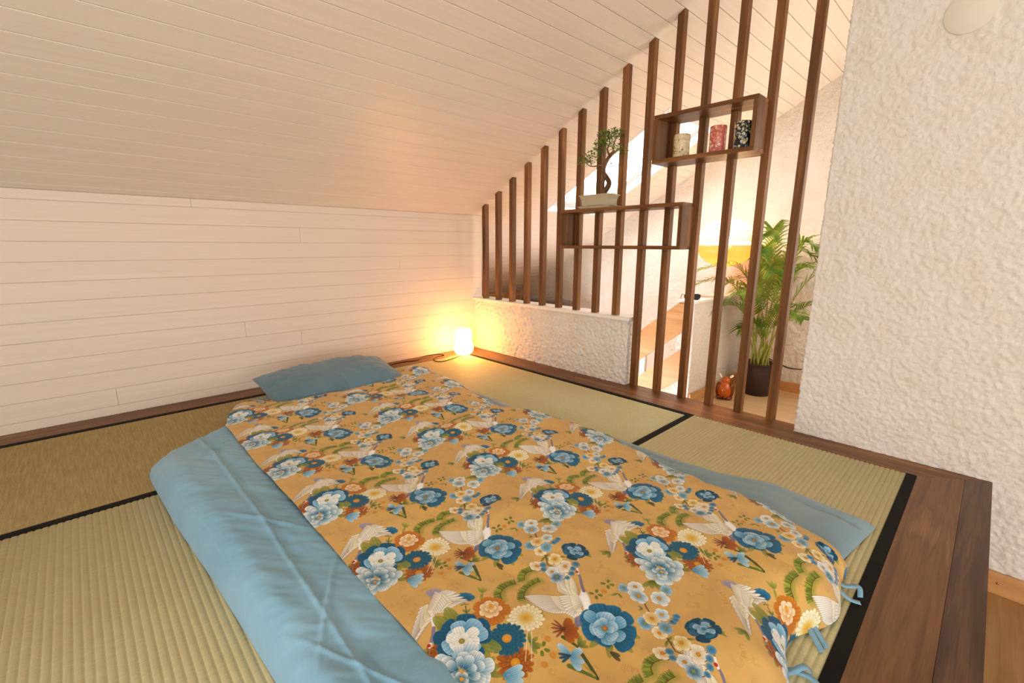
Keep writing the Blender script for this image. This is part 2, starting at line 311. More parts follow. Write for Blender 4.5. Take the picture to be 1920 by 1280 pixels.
def gridg(X, Y, Z):
    n, m = X.shape; V = list(zip(X.ravel().tolist(), Y.ravel().tolist(), Z.ravel().tolist()))
    F = [[i*m+j, i*m+j+1, (i+1)*m+j+1, (i+1)*m+j] for i in range(n-1) for j in range(m-1)]
    return V, F
def ell(c, r, seg=20, ring=12, f=None):
    V, F = [], []
    for i in range(ring+1):
        t = math.pi*i/ring
        for k in range(seg):
            a = 2*math.pi*k/seg; p = [math.sin(t)*math.cos(a), math.sin(t)*math.sin(a), math.cos(t)]
            if f: p = f(p)
            V.append((c[0]+p[0]*r[0], c[1]+p[1]*r[1], c[2]+p[2]*r[2]))
    for i in range(ring):
        for k in range(seg): F.append([i*seg+k, (i+1)*seg+k, (i+1)*seg+(k+1) % seg, i*seg+(k+1) % seg])
    return V, F
_tab = np.random.RandomState(7).rand(256, 256)
def vnoise(x, y, s=0):
    x = x+s*17.3; y = y+s*9.1; xi = np.floor(x).astype(int); yi = np.floor(y).astype(int); fx = x-xi; fy = y-yi
    fx = fx*fx*(3-2*fx); fy = fy*fy*(3-2*fy); g = lambda a, b: _tab[a & 255, b & 255]
    return (g(xi, yi)*(1-fx)+g(xi+1, yi)*fx)*(1-fy)+(g(xi, yi+1)*(1-fx)+g(xi+1, yi+1)*fx)*fy

# ------------------------------------------------------------------ materials
def lc(h):
    v = [int(h[i:i+2], 16)/255 for i in (0, 2, 4)]; return tuple([x/12.92 if x <= .04045 else ((x+.055)/1.055)**2.4 for x in v]+[1])
class M:
    def __init__(s, name, rough=.6, spec=.4):
        s.m = bpy.data.materials.new(name); s.m.use_nodes = True; s.t = s.m.node_tree; s.n = s.t.nodes; s.b = s.n['Principled BSDF']
        s.b.inputs['Roughness'].default_value = rough; s.b.inputs['Specular IOR Level'].default_value = spec
    def node(s, typ, **k):
        n = s.n.new(typ)
        for a, v in k.items():
            if a.startswith('i_'): n.inputs[a[2:].replace('_', ' ')].default_value = v
            else: setattr(n, a, v)
        return n
    def l(s, a, b): s.t.links.new(a, b)
    def coords(s, scale=(1, 1, 1), rot=(0, 0, 0), rnd=True):
        tc = s.node('ShaderNodeTexCoord'); mp = s.node('ShaderNodeMapping'); mp.inputs['Scale'].default_value = scale; mp.inputs['Rotation'].default_value = rot
        src = tc.outputs['Object']
        if rnd:
            oi = s.node('ShaderNodeObjectInfo'); ml = s.node('ShaderNodeMath', operation='MULTIPLY'); ml.inputs[1].default_value = 7.3; s.l(oi.outputs['Random'], ml.inputs[0])
            ad = s.node('ShaderNodeVectorMath', operation='ADD'); s.l(src, ad.inputs[0]); s.l(ml.outputs[0], ad.inputs[1]); src = ad.outputs[0]
        s.l(src, mp.inputs['Vector']); return mp.outputs[0]
    def noise(s, vec, scale, detail=4, rough=.55, dist=0):
        n = s.node('ShaderNodeTexNoise'); n.inputs['Scale'].default_value = scale; n.inputs['Detail'].default_value = detail; n.inputs['Roughness'].default_value = rough; n.inputs['Distortion'].default_value = dist
        s.l(vec, n.inputs['Vector']); return n.outputs['Fac']
    def ramp(s, fac, stops):
        r = s.node('ShaderNodeValToRGB'); e = r.color_ramp.elements
        while len(e) > len(stops): e.remove(e[-1])
        while len(e) < len(stops): e.new(.5)
        for q, (p, c) in zip(e, stops): q.position = p; q.color = lc(c) if isinstance(c, str) else (c, c, c, 1)
        s.l(fac, r.inputs[0]); return r.outputs[0]
    def mix(s, fac, a, b, mode='MIX'):
        n = s.node('ShaderNodeMix', data_type='RGBA', blend_type=mode)
        for v, i in ((fac, 0), (a, 6), (b, 7)):
            if isinstance(v, (int, float)): n.inputs[i].default_value = v
            elif isinstance(v, tuple): n.inputs[i].default_value = v
            else: s.l(v, n.inputs[i])
        return n.outputs[2]
    def bump(s, h, strength=.3, dist=.002):
        b = s.node('ShaderNodeBump'); b.inputs['Strength'].default_value = strength; b.inputs['Distance'].default_value = dist; s.l(h, b.inputs['Height'])
        prev = s.b.inputs['Normal'].links
        if prev: s.l(prev[0].from_socket, b.inputs['Normal'])
        s.l(b.outputs[0], s.b.inputs['Normal'])
    def col(s, c):
        if isinstance(c, (str,)): s.b.inputs['Base Color'].default_value = lc(c)
        else: s.l(c, s.b.inputs['Base Color'])
        return s
def plain(name, c, rough=.5, spec=.4, metal=0):
    m = M(name, rough, spec); m.col(c); m.b.inputs['Metallic'].default_value = metal; return m.m
def wood(name, stops, grain, rough=.42, fig=1., bump=.25, dens=1.):
    """grain = axis index of the fibre"""
    m = M(name, rough, .35); sc = [26*dens]*3; sc[grain] = 1.3*dens; v = m.coords(tuple(sc))
    n1 = m.noise(v, 1.0, 5, .6, .6); sc2 = [7*dens]*3; sc2[grain] = .9*dens; v2 = m.coords(tuple(sc2)); n2 = m.noise(v2, 1.0, 3, .5, 1.2*fig)
    w = m.node('ShaderNodeMath', operation='MULTIPLY'); w.inputs[1].default_value = 9*fig; m.l(n2, w.inputs[0])
    sn = m.node('ShaderNodeMath', operation='SINE'); m.l(w.outputs[0], sn.inputs[0])
    a = m.node('ShaderNodeMath', operation='MULTIPLY_ADD'); a.inputs[1].default_value = .16*fig; m.l(sn.outputs[0], a.inputs[0]); m.l(n1, a.inputs[2])
    sc3 = [240]*3; sc3[grain] = 6; n3 = m.noise(m.coords(tuple(sc3)), 1, 2, .5)
    b = m.node('ShaderNodeMath', operation='MULTIPLY_ADD'); b.inputs[1].default_value = .22; m.l(n3, b.inputs[0]); m.l(a.outputs[0], b.inputs[2])
    m.col(m.ramp(b.outputs[0], stops)); m.bump(n3, bump, .0006); return m.m
WAL = [(.25, '4c2b13'), (.5, '704622'), (.66, '885930'), (.88, 'a07044')]
walnut_z = wood('walnut vertical grain', WAL, 2); walnut_x = wood('walnut grain along x', WAL, 0); walnut_y = wood('walnut grain along y', WAL, 1)
walnut_deck = wood('walnut deck board', [(.2, '4a2e1a'), (.42, '694729'), (.56, '7c5533'), (.66, '6f4a2c'), (.9, '9a7249')], 0, .4, .9, .15, 1.0)
walnut_nose = wood('walnut nosing board', [(.2, '3a261a'), (.42, '50372a'), (.55, '65472f'), (.66, '543927'), (.9, '86623f')], 0, .4, 1.15, .15, 1.0)
oak_x = wood('oak', [(.3, 'b98552'), (.55, 'c99862'), (.8, 'd9ac78')], 0, .45, .9, .2); oak_y = wood('oak along y', [(.3, 'b98150'), (.55, 'c6905a'), (.8, 'd5a36e')], 1, .45, .9, .2)
oak_floor = wood('oak floor', [(.3, '96703f'), (.5, 'a57c4c'), (.8, 'b58d5d')], 0, .4, 1.0, .2)
floor_light = wood('pale landing floor', [(.3, 'b99468'), (.6, 'c4a076'), (.85, 'd0af87')], 1, .45, .6, .1)
def paint(name, c, rough=.42, axis=0):
    m = M(name, rough, .45); sc = [60]*3; sc[axis] = 1.5; n = m.noise(m.coords(tuple(sc)), 1, 4, .6); n2 = m.noise(m.coords((1.5, 1.5, 1.5)), 1, 2)
    a = lc(c); d = tuple([x*.94 for x in a[:3]]+[1]); m.col(m.mix(m.ramp(n, [(.35, 0.), (.7, 1.)]), d, a)); m.bump(n, .06, .0004); return m.m
board_paint = paint('off white painted boards', 'efe3d4', .38); board_paint2 = paint('off white painted wall boards', 'ecdccb', .45)
slope_plain = plain('plain beige lining', 'e6d0b4', .6); white_paint = paint('white sill paint', 'f0e8dd', .35, 1); white_lin = plain('white window lining', 'eeeeee', .4)
groove_paint = plain('board tongue paint', 'd8c6b0', .6)
def plaster(name, c, k=1.):
    m = M(name, .85, .15); v = m.coords((1, 1, 1), rnd=False); n = m.noise(v, 55 if k > .8 else 70, 6, .62, .6); vo = m.node('ShaderNodeTexVoronoi', feature='SMOOTH_F1'); vo.inputs['Scale'].default_value = 85; m.l(v, vo.inputs['Vector'])
    n2 = m.noise(v, 9, 3)
    a = lc(c); d = tuple([a[0]*.96, a[1]*.94, a[2]*.90, 1]); m.col(m.mix(m.ramp(n2, [(.42, 0.), (.68, 1.)]), a, d))
    m.bump(n, min(1, .9*k), .006 if k < .8 else .016); m.bump(vo.outputs['Distance'], .6*k, .004); return m.m
plaster_w = plaster('rough white plaster', 'e0d7cc', .7); plaster_far = plaster('rough plaster gable', 'ebe0d2', .9)
def straw(name, c1, c2, ribax):
    """ribax = axis along which the ribs run; the rushes cross it"""
    m = M(name, .62, .3); sc = [45]*3; sc[ribax] = 620; n = m.noise(m.coords(tuple(sc)), 1, 3, .6); sc2 = [5]*3; n2 = m.noise(m.coords((6, 6, 6)), 1, 3)
    sc3 = [9]*3; sc3[ribax] = 150; n3 = m.noise(m.coords(tuple(sc3)), 1, 2)
    c = m.ramp(n, [(.3, c1), (.7, c2)]); c = m.mix(m.ramp(n3, [(.35, 0.), (.75, .35)]), c, lc('d2c08e')); c = m.mix(m.ramp(n2, [(.4, 0.), (.7, .15)]), c, lc('b39a62'))
    m.col(c); m.bump(n, .5, .0012); return m.m
straw_x = straw('igusa rush, ribs along x', 'b9b084', 'd0ca9e', 0); straw_y = straw('igusa rush, ribs along y', 'b9b084', 'd0ca9e', 1)
straw_x_dim = straw('igusa rush, browner, ribs along x', '8a7446', 'a58c5a', 0)  # same rush; dimmer light and viewing angle put into a darker colour
def cloth(name, c, c2, rough=.75):
    m = M(name, rough, .2); v = m.coords((1, 1, 1), rnd=False); w = m.noise(v, 900, 2); n = m.noise(v, 5, 3); m.col(m.mix(m.ramp(n, [(.35, 0.), (.7, 1.)]), lc(c), lc(c2)))
    m.b.inputs['Sheen Weight'].default_value = .25; m.bump(w, .18, .0005); wr = m.noise(m.coords((2.2, 7, 3), (0, 0, .5), rnd=False), 5, 5, .6, 1.5); m.bump(wr, .16, .008); return m.m
pillow_cloth_shaded = cloth('slate blue pillow cotton', '5a7787', '668494'); heri = cloth('black cotton edging', '12100e', '1b1916', .8); heri.node_tree.nodes['Principled BSDF'].inputs['Sheen Weight'].default_value = 0; blue = cloth('dusty blue cotton', '76a2ba', '84adc3'); blue_d = cloth('grey blue futon cotton', '7b96a2', '88a1ac')  # pillow: the blue cotton darkened, its shade put into the colour
def tex_print():
    T = build_print(); im = bpy.data.images.new('crane_print', TW, TH); a = np.ones((TH, TW, 4), np.float32); a[..., :3] = T; im.pixels.foreach_set(a.ravel()); im.update(); im.pack()
    m = M('printed cotton with cranes and peonies', .8, .15); t = m.node('ShaderNodeTexImage'); t.image = im; t.interpolation = 'Cubic'; uv = m.node('ShaderNodeUVMap'); m.l(uv.outputs[0], t.inputs[0])
    m.col(t.outputs[0]); m.b.inputs['Sheen Weight'].default_value = .15; v = m.coords((1, 1, 1), rnd=False); m.bump(m.noise(v, 900, 2), .12, .0005); m.bump(m.noise(v, 14, 4, .55, 1.), .10, .01); return m.m
print_m = tex_print()
def glow_m(name, c, s):
    m = bpy.data.materials.new(name); m.use_nodes = True; n = m.node_tree.nodes; n.clear(); e = n.new('ShaderNodeEmission'); o = n.new('ShaderNodeOutputMaterial'); e.inputs[0].default_value = lc(c); e.inputs[1].default_value = s; m.node_tree.links.new(e.outputs[0], o.inputs[0]); return m
def shell_m(name, c, tr, rough=.5):
    m = bpy.data.materials.new(name); m.use_nodes = True; n = m.node_tree.nodes; l = m.node_tree.links; n.clear(); o = n.new('ShaderNodeOutputMaterial'); d = n.new('ShaderNodeBsdfDiffuse'); t = n.new('ShaderNodeBsdfTranslucent'); g = n.new('ShaderNodeBsdfGlossy'); g.inputs[1].default_value = .25
    d.inputs[0].default_value = lc(c); t.inputs[0].default_value = lc(c); tp = n.new('ShaderNodeBsdfTransparent'); tp.inputs[0].default_value = lc(c); e_ = n.new('ShaderNodeMixShader'); e_.inputs[0].default_value = .62; l.new(t.outputs[0], e_.inputs[1]); l.new(tp.outputs[0], e_.inputs[2]); a = n.new('ShaderNodeMixShader'); a.inputs[0].default_value = tr; b = n.new('ShaderNodeMixShader'); b.inputs[0].default_value = .06
    l.new(d.outputs[0], a.inputs[1]); l.new(e_.outputs[0], a.inputs[2]); l.new(a.outputs[0], b.inputs[1]); l.new(g.outputs[0], b.inputs[2]); l.new(b.outputs[0], o.inputs[0]); return m
def glass_m():
    m = bpy.data.materials.new('window glass'); m.use_nodes = True; n = m.node_tree.nodes; l = m.node_tree.links; n.clear(); o = n.new('ShaderNodeOutputMaterial'); t = n.new('ShaderNodeBsdfTransparent'); g = n.new('ShaderNodeBsdfGlossy'); g.inputs[1].default_value = .02; x = n.new('ShaderNodeMixShader'); x.inputs[0].default_value = .05; l.new(t.outputs[0], x.inputs[1]); l.new(g.outputs[0], x.inputs[2]); l.new(x.outputs[0], o.inputs[0]); return m
glass = glass_m()

# ------------------------------------------------------------------ the setting
H0, SL = 1.042, .5449; NS = math.hypot(1, SL); NI = Vector((0, -SL, -1))/NS     # roof slope: z = H0 - SL*y ; NI points into the room
ZF = -.406; ZB = -2.9                                                            # hall / landing floor, bottom of the stairwell
XW, XG, YR = -4.6, 2.05, -3.65                                                   # left gable, far gable, ridge
def sp(x, y, off=0.):
    p = Vector((x, y, H0-SL*y))+NI*off; return p
def slab(x0, x1, ya, yb, o0, o1):
    V = [sp(x, y, o) for x in (x0, x1) for y in (ya, yb) for o in (o0, o1)]
    return V, [[0, 1, 3, 2], [4, 6, 7, 5], [0, 4, 5, 1], [2, 3, 7, 6], [0, 2, 6, 4], [1, 5, 7, 3]]
SKX0, SKX1, SKY0, SKY1 = .742, 1.465, -1.203, -.12    # roof window opening
V, F = join([slab(XW, SKX0, YR, .02, -.03, -.012), slab(SKX1, XG+.1, YR, .02, -.03, -.012), slab(SKX0, SKX1, YR, SKY0, -.03, -.012), slab(SKX0, SKX1, SKY1, .02, -.03, -.012), slab(.10, XG+.1, .02, 1.6, -.03, -.012)])
ceiling = tag(mk('ceiling', V, F, groove_paint), kind='structure')
def boardmesh(x0, x1, ya, yb, frame, g=.0009, c=.0016):
    """tongue and groove board: frame(x, t, off) -> point; t runs across the board from ya to yb"""
    s = 1 if yb > ya else -1; a, b = ya+s*g, yb-s*g
    prof = [(a, -.0118), (a, -c), (a+s*c, 0), (b-s*c, 0), (b, -c), (b, -.0118)]; V = [frame(x, t, o) for x in (x0, x1) for t, o in prof]; n = len(prof)
    return V, [[i, i+1, n+i+1, n+i] for i in range(n-1)]+[[n-1, 0, n, 2*n-1]]+[list(range(n))[::-1], list(range(n, 2*n))]
def sframe(x, t, o): return sp(x, t, o)
def addboard(parent, x0, x1, a, b, frame, mat): V, F = boardmesh(x0, x1, a, b, frame, .0009 if frame is sframe else .0005, .0016 if frame is sframe else .0012); return mk('board', V, F, mat, parent)
PY = .0763; brs = random.Random(3); y = -.036; ys = [0.0]
while y > YR: ys.append(y); y -= PY
for a, b in zip(ys[:-1], ys[1:]):
    spans = [(XW, XG)]
    if a > SKY0 and b < SKY1:
        if a <= SKY1 and b >= SKY0: spans = [(XW, SKX0), (SKX1, XG)]
        else:
            addboard(ceiling, XW, SKX0, a, b, sframe, board_paint); addboard(ceiling, SKX1, XG, a, b, sframe, board_paint)
            if a > SKY1: addboard(ceiling, SKX0, SKX1, a, SKY1, sframe, board_paint)
            if b < SKY0: addboard(ceiling, SKX0, SKX1, SKY0, b, sframe, board_paint)
            continue
    for x0, x1 in spans: addboard(ceiling, x0, x1, a, b, sframe, board_paint)
for k in range(20): addboard(ceiling, .10, XG, k*PY+.0, (k+1)*PY, sframe, board_paint)
# other half of the roof and the rest of the room, behind the camera
V = [(XW, YR, H0-SL*YR), (XG, YR, H0-SL*YR), (XG, 2*YR, H0), (XW, 2*YR, H0), (XW, 2*YR, ZF), (XG, 2*YR, ZF)]
tag(mk('ceiling_rear', V, [[0, 1, 2, 3]], board_paint), kind='structure'); tag(mk('wall_rear', V, [[3, 2, 5, 4]], plaster_w), kind='structure')
def gable(name, x, zb, y1, mat, zt=0, pitch=True):
    ye = y1; V = [(x, 2*YR, zb), (x, 2*YR, H0), (x, YR, H0-SL*YR+.03), (x, ye, H0-SL*ye+.03), (x, ye, zb)]
    V2 = [(a+(.08 if x > 0 else -.08), b, c) for a, b, c in V]; n = 5
    return tag(mk(name, V+V2, [list(range(5)), list(range(5, 10))[::-1]]+[[i, (i+1) % 5, (i+1) % 5+5, i+5] for i in range(5)], mat), kind='structure')
wall_far = gable('wall_back', XG, ZB, 1.6, plaster_far); gable('wall_gable', XW, ZF, 0.0, plaster_w)
# knee wall of horizontal boards (left in the picture)
wall_left = tag(box('wall_left', (XW, .0066, ZF), (.10, .10, H0+.004), groove_paint), kind='structure')
def kframe(x, t, o): return (x, -o*.55, t)
zs = [0.0]+[.0435+.0869*k for k in range(12)]+[H0]
butts = {4: [-1.613], 10: [-1.271], 3: [-1.315], 7: [-2.6], 1: [-2.2], 12: [-1.79], 8: [-.62]}
for k, (a, b) in enumerate(zip(zs[:-1], zs[1:])):
    xs = [XW]+butts.get(k, [])+[.10]
    for x0, x1 in zip(xs[:-1], xs[1:]): addboard(wall_left, x0+.0006, x1-.0006 if x1 < .09 else x1, a, b, kframe, board_paint2)
mk('end_lining', *boxg((.10, .0, ZF), (.118, 1.6, H0), 0), board_paint2, wall_left)
# platform: sub floor, walnut frame
tag(box('floor_platform', (XW, -2.96, ZF), (.03, 0, -.032), groove_paint), kind='structure')
tag(mk('trim_1', *boxg((XW, -.143, -.03), (.029, -.0002, 0), .0015), walnut_x), kind='structure')
V = [(-.147, -.1435, 0), (.078, -.1435, 0), (.078, -2.36, 0), (-.012, -2.36, 0), (-.012, -2.9665, 0), (-.147, -2.7776, 0)]
def pr6(V, d):
    n = len(V); return V+[(a, b, c-d) for a, b, c in V], [list(range(n))[::-1], list(range(n, 2*n))]+[[i, (i+1) % n, (i+1) % n+n, i+n] for i in range(n)]
V = [(-.147, -.1435, 0), (-.147, -2.7776, 0), (-.012, -2.9665, 0), (-.012, -2.341, 0), (.078, -2.341, 0), (.078, -1.4302, 0), (.0295, -1.4302, 0), (.0295, -.1435, 0)]
tag(mk('trim_2', *pr6(V, .03), walnut_y), kind='structure')
tag(mk('trim_3', *boxg((.0302, -3.1, ZF), (.078, -1.4305, -.0305), 0), oak_y), kind='structure')
deck = empty('trim_4', (-1.5, -2.9, 0)); tag(deck, kind='structure')
mk('deck_board', *pr6([(XW, -2.7780, 0), (XW, -2.8995, 0), (-.0605, -2.8995, 0), (-.1475, -2.7780, 0)], .03), walnut_deck, deck)
mk('deck_board', *pr6([(XW, -2.9003, 0), (XW, -2.9675, 0), (-.0125, -2.9675, 0), (-.0600, -2.9003, 0)], .04), walnut_nose, deck)
box('riser', (XW, -2.962, ZF), (-.0125, -2.9605+.02, -.0405), walnut_x, deck); fix(deck)
# lower floors
fl = tag(box('floor', (XW, 2*YR, ZF-.05), (XG, -3.1, ZF-.012), groove_paint), kind='structure')
x = -3.2; k = 0
for j, y0 in enumerate(np.arange(-2.962, -5.2, -.19)):
    for x0 in (XW, -3.1+.37*(j % 3), -1.2+.29*(j % 4), XG):
        pass
    xs = [XW, -3.1+.37*(j % 3), -1.2+.29*(j % 4), .6+.2*(j % 2), XG]
    for a, b in zip(xs[:-1], xs[1:]): 
        if b > .02 and y0 > -3.1: b = .02
        if b > a+.01: mk('plank', *boxg((a+.0005, y0-.1895, ZF-.012), (b-.0005, y0, ZF), .0008), oak_floor, fl)
landing = tag(box('floor_landing', (.078, -3.1, ZF-.2), (XG, -1.335, ZF-.012), groove_paint), kind='structure')
for k in range(10):
    mk('plank', *boxg((.079+k*.1975, -3.1, ZF-.012), (.079+(k+1)*.1975-.001, -1.3355, ZF), .0008), floor_light, landing)
# stairwell: steps going down, storage ledge under the slope
st = empty('stairs', (.6, -1.3, ZF)); tag(st, 'oak steps going down behind the low plaster wall', 'stairs')
for k in range(9): box('step', (.16, -1.33+.23*k, ZB if k > 7 else ZF-.19*(k+2)), (1.08, -1.335+.23*(k+1), ZF-.19*(k+1)), oak_x, st)
fix(st)
tag(box('floor_stairwell', (.03, -1.335, ZB-.05), (XG, 1.6, ZB), floor_light), kind='structure')
tag(box('wall_stairwell', (.03, -1.335, ZB), (XG, -1.3355-.04, ZF-.2), plaster_w), kind='structure')
tag(box('wall_eaves', (.118, 1.6, ZB), (XG, 1.66, .4), slope_plain), kind='structure')
tag(mk('trim_5', *boxg((.12, 1.50, .0805), (XG-.002, 1.52, .215), .002), oak_x), kind='structure')
ledge = tag(box('floor_ledge', (.12, .22, ZB), (XG, 1.599, .08), oak_x), kind='structure')
# plaster walls with a really lumpy surface
def lumpy(name, path, z0, z1, step, mat, amp=.004, parent=None, fs=1.):
    """path = list of xy corners (outer face, walked with the room on the left); returns a displaced skin over it"""
    P = []; N = []
    for (ax, ay), (bx, by) in zip(path[:-1], path[1:]):
        L = math.hypot(bx-ax, by-ay); n = max(1, int(L/step)); d = ((bx-ax)/L, (by-ay)/L)
        for i in range(n+(1 if (bx, by) == path[-1] else 0)): P.append((ax+(bx-ax)*i/n, ay+(by-ay)*i/n)); N.append((-d[1], d[0]))
    N2 = [((N[max(i-1, 0)][0]+N[i][0]), (N[max(i-1, 0)][1]+N[i][1])) for i in range(len(N))]; P = np.array(P); N2 = np.array(N2); N2 /= np.linalg.norm(N2, axis=1)[:, None]
    s = np.concatenate([[0], np.cumsum(np.linalg.norm(np.diff(P, axis=0), axis=1))]); nz = int((z1-z0)/step); zz = np.linspace(z0, z1, nz+1)
    S, Z = np.meshgrid(s, zz, indexing='ij'); sd = len(name)
    S = S/fs; Z0 = Z; Z = Z/fs
    h = .75*vnoise(S/.0095+Z/.03, Z/.0085, sd)+.45*np.abs(vnoise(S/.014, Z/.012, sd+3)-.5)*2+.12*vnoise(S/.05, Z/.05, sd+5); h = (h-.6)*amp*2
    h[0, :] = 0; h[-1, :] = 0
    X = P[:, 0][:, None]+N2[:, 0][:, None]*h; Y = P[:, 1][:, None]+N2[:, 1][:, None]*h
    V, F = gridg(X, Y, Z0); o = mk(name, V, F, mat, parent, smooth=True); return o
lumpy('rough_plaster', [(XG-.006, -3.15), (XG-.006, 1.55)], -1.6, 2.75, .0125, plaster_far, .0075, wall_far, 2.1)
wr = lumpy('wall_right', [(.13, -2.341), (-.012, -2.341), (-.012, -3.095), (.13, -3.095)], ZF, 2.74, .0052, plaster_w, .0040); tag(wr, kind='structure')
mk('wall_core', *boxg((.0, -3.085, ZF), (.129, -2.352, 2.3), 0), plaster_w, wr)
lw = lumpy('wall_low', [(.03, -.0005), (.03, -1.428), (.149, -1.428), (.149, -.0005)], ZF+.0, .386, .0055, plaster_w, .0080, fs=1.2); tag(lw, kind='structure')
tag(mk('trim_6', *boxg((.016, -1.442, .3862), (.163, -.0005, .408), .003), white_paint), kind='structure')
hw = lumpy('wall_half', [(XG, -1.202), (1.10, -1.202), (1.10, -1.334), (XG, -1.334)], ZF, .386, .006, plaster_w, .0055, fs=1.25); tag(hw, kind='structure')
mk('wall_half_lower', *boxg((1.105, -1.32, ZB), (XG, -1.21, ZF), 0), plaster_w, hw)
tag(mk('trim_7', *boxg((1.086, -1.348, .3862), (XG, -1.188, .408), .003), white_paint), kind='structure')
tag(mk('baseboard_back', *boxg((2.034, -3.1, ZF), (2.049, -1.356, ZF+.082), .002), oak_y), kind='structure')
tag(mk('baseboard_half_wall', *boxg((1.104, -1.354, ZF), (2.049, -1.339, ZF+.082), .002), oak_x), kind='structure')
br = tag(mk('baseboard_right', *boxg((-.031, -3.108, ZF), (-.016, -2.969, ZF+.082), .002), oak_y), kind='structure')
mk('screw', *latheg([(0, .0), (.004, .0), (.004, .0015), (0, .003)], 10), plain('brass screw', 'b08a4a', .3, .5, 1), br, True).matrix_local = Matrix.Translation((-.031, -3.035, ZF+.045)) @ Matrix.Rotation(-math.pi/2, 4, 'Y')
dj = tag(mk('door_1', *boxg((.0, -3.17, ZF), (.18, -3.105, 1.75), .003), oak_y), kind='structure')
tag(box('wall_landing', (.13, -3.16, ZF), (XG, -3.1, 2.75), plaster_w), kind='structure')
# flush round cover on the plaster wall
V, F = latheg([(0, .0), (.064, .0), (.0665, -.002), (.067, -.006), (.067, -.012)], 48)
cv = mk('round_wall_cover', V, F, plain('cover plate paint', 'dccfbf', .7), None, True); cv.matrix_world = Matrix.Translation((-.0165, -2.676, 1.572)) @ Matrix.Rotation(-math.pi/2, 4, 'Y')
tag(cv, 'flat round blank cover set into the rough white plaster wall near the ceiling', 'cover plate')
# roof window
win = empty('window_1', (1.1, -.66, 1.6)); tag(win, kind='structure')
def rev(name, x0, x1, ya, yb, o0, o1, mat): V, F = slab(x0, x1, ya, yb, o0, o1); return mk(name, V, F, mat, win)
for a in ((SKX0-.016, SKX0+.003, SKY0-.016, SKY1+.016), (SKX1-.003, SKX1+.016, SKY0-.016, SKY1+.016), (SKX0+.003, SKX1-.003, SKY0-.016, SKY0+.003), (SKX0+.003, SKX1-.003, SKY1-.003, SKY1+.016)): rev('lining', *a, -.075, .003, white_lin)
for a in ((SKX0+.004, SKX0+.022, SKY0+.004, SKY1-.004), (SKX1-.022, SKX1-.004, SKY0+.004, SKY1-.004), (SKX0+.0221, SKX1-.0221, SKY0+.004, SKY0+.022), (SKX0+.0221, SKX1-.0221, SKY1-.022, SKY1-.004)): rev('window_frame', *a, -.085, -.055, white_lin)
for a in ((SKX0+.024, SKX0+.062, SKY0+.024, SKY1-.024), (SKX1-.062, SKX1-.024, SKY0+.024, SKY1-.024), (SKX0+.062, SKX1-.062, SKY0+.024, SKY0+.062), (SKX0+.062, SKX1-.062, SKY1-.062, SKY1-.024)): rev('sash', *a, -.10, -.062, white_lin)
mk('pane', [sp(SKX0+.06, SKY0+.06, -.08), sp(SKX1-.06, SKY0+.06, -.08), sp(SKX1-.06, SKY1-.06, -.08), sp(SKX0+.06, SKY1-.06, -.08)], [[0, 1, 2, 3]], glass, win); fix(win)
for i, (a, b, ax) in enumerate((((-4.6, -5.02, -.12), (-4.56, -2.78, 1.62), 0), ((-3.12, -7.3, .08), (-.08, -7.0, 1.72), 1), ((.33, -3.12, .28), (1.87, -3.06, 1.72), 1))):
    w2 = empty('window_%d' % (i+2), [(p+q)/2 for p, q in zip(a, b)]); tag(w2, kind='structure'); t_ = .05  # frames added around the area lamps; the walls have no openings there
    c0, c1 = (1, 2) if ax == 0 else (0, 2)
    for lo_, hi_ in (((a[c0]-t_, a[c0]), (a[2]-t_, b[2]+t_)), ((b[c0], b[c0]+t_), (a[2]-t_, b[2]+t_)), ((a[c0], b[c0]), (a[2]-t_, a[2])), ((a[c0], b[c0]), (b[2], b[2]+t_))):
        A = list(a); B = list(b); A[c0], B[c0] = lo_; A[2], B[2] = hi_; mk('window_frame', *boxg(A, B, 0), white_lin, w2)
    fix(w2)

# ------------------------------------------------------------------ tatami mats
def tatami(x0, x1, y0, y1, ribax, mat, h0, h1, label):
    """h0/h1: edging strips at the low/high side across the ribs"""
    r = empty('tatami_mat', ((x0+x1)/2, (y0+y1)/2, -.03)); tag(r, label, 'tatami mat', 'tatami mats')
    hw_ = .029; a, b = (y0, y1) if ribax == 0 else (x0, x1); a2, b2 = a+(hw_ if h0 else 0), b-(hw_ if h1 else 0)
    n = int((b2-a2)/.0155); pit = (b2-a2)/n; T, Z = [a2], [-.03]
    for k in range(n):
        for f, z in ((.0, -.0032), (.12, -.0011), (.32, 0), (.68, 0), (.88, -.0011)): T.append(a2+(k+f)*pit); Z.append(z-.0005)
    T += [b2, b2]; Z += [-.0025, -.03]; c, d = (x0, x1) if ribax == 0 else (y0, y1); S = [c, c+.002, d-.002, d]; V = []
    for i, s in enumerate(S):
        for t, z in zip(T, Z):
            zz = z if i in (1, 2) else min(z, -.004); V.append((s, t, zz) if ribax == 0 else (t, s, zz))
    m = len(T); F = [[i*m+j, i*m+j+1, (i+1)*m+j+1, (i+1)*m+j] for i in range(3) for j in range(m-1)]
    if ribax == 0: F = [f[::-1] for f in F]
    F += [[i for i in range(m)], [3*m+i for i in range(m)][::-1]]
    mk('rush_cover', V, F, mat, r, True)
    for q, (u, w) in ((h0, (a, a2)), (h1, (b2, b))):
        if q:
            A = (c, u, -.029) if ribax == 0 else (u, c, -.029); B = (d, w, .0012) if ribax == 0 else (w, d, .0012); mk('edging', *boxg(A, B, .0012), heri, r)
    fix(r)
tatami(-2.96, -1.0485, -1.0455, -.1455, 0, straw_x_dim, True, True, 'browner tatami mat along the planked wall, left of the pillow')
tatami(-1.047, -.1485, -1.911, -.1455, 1, straw_y, True, True, 'tatami mat beneath the glowing lamp, running beside the low plaster wall')
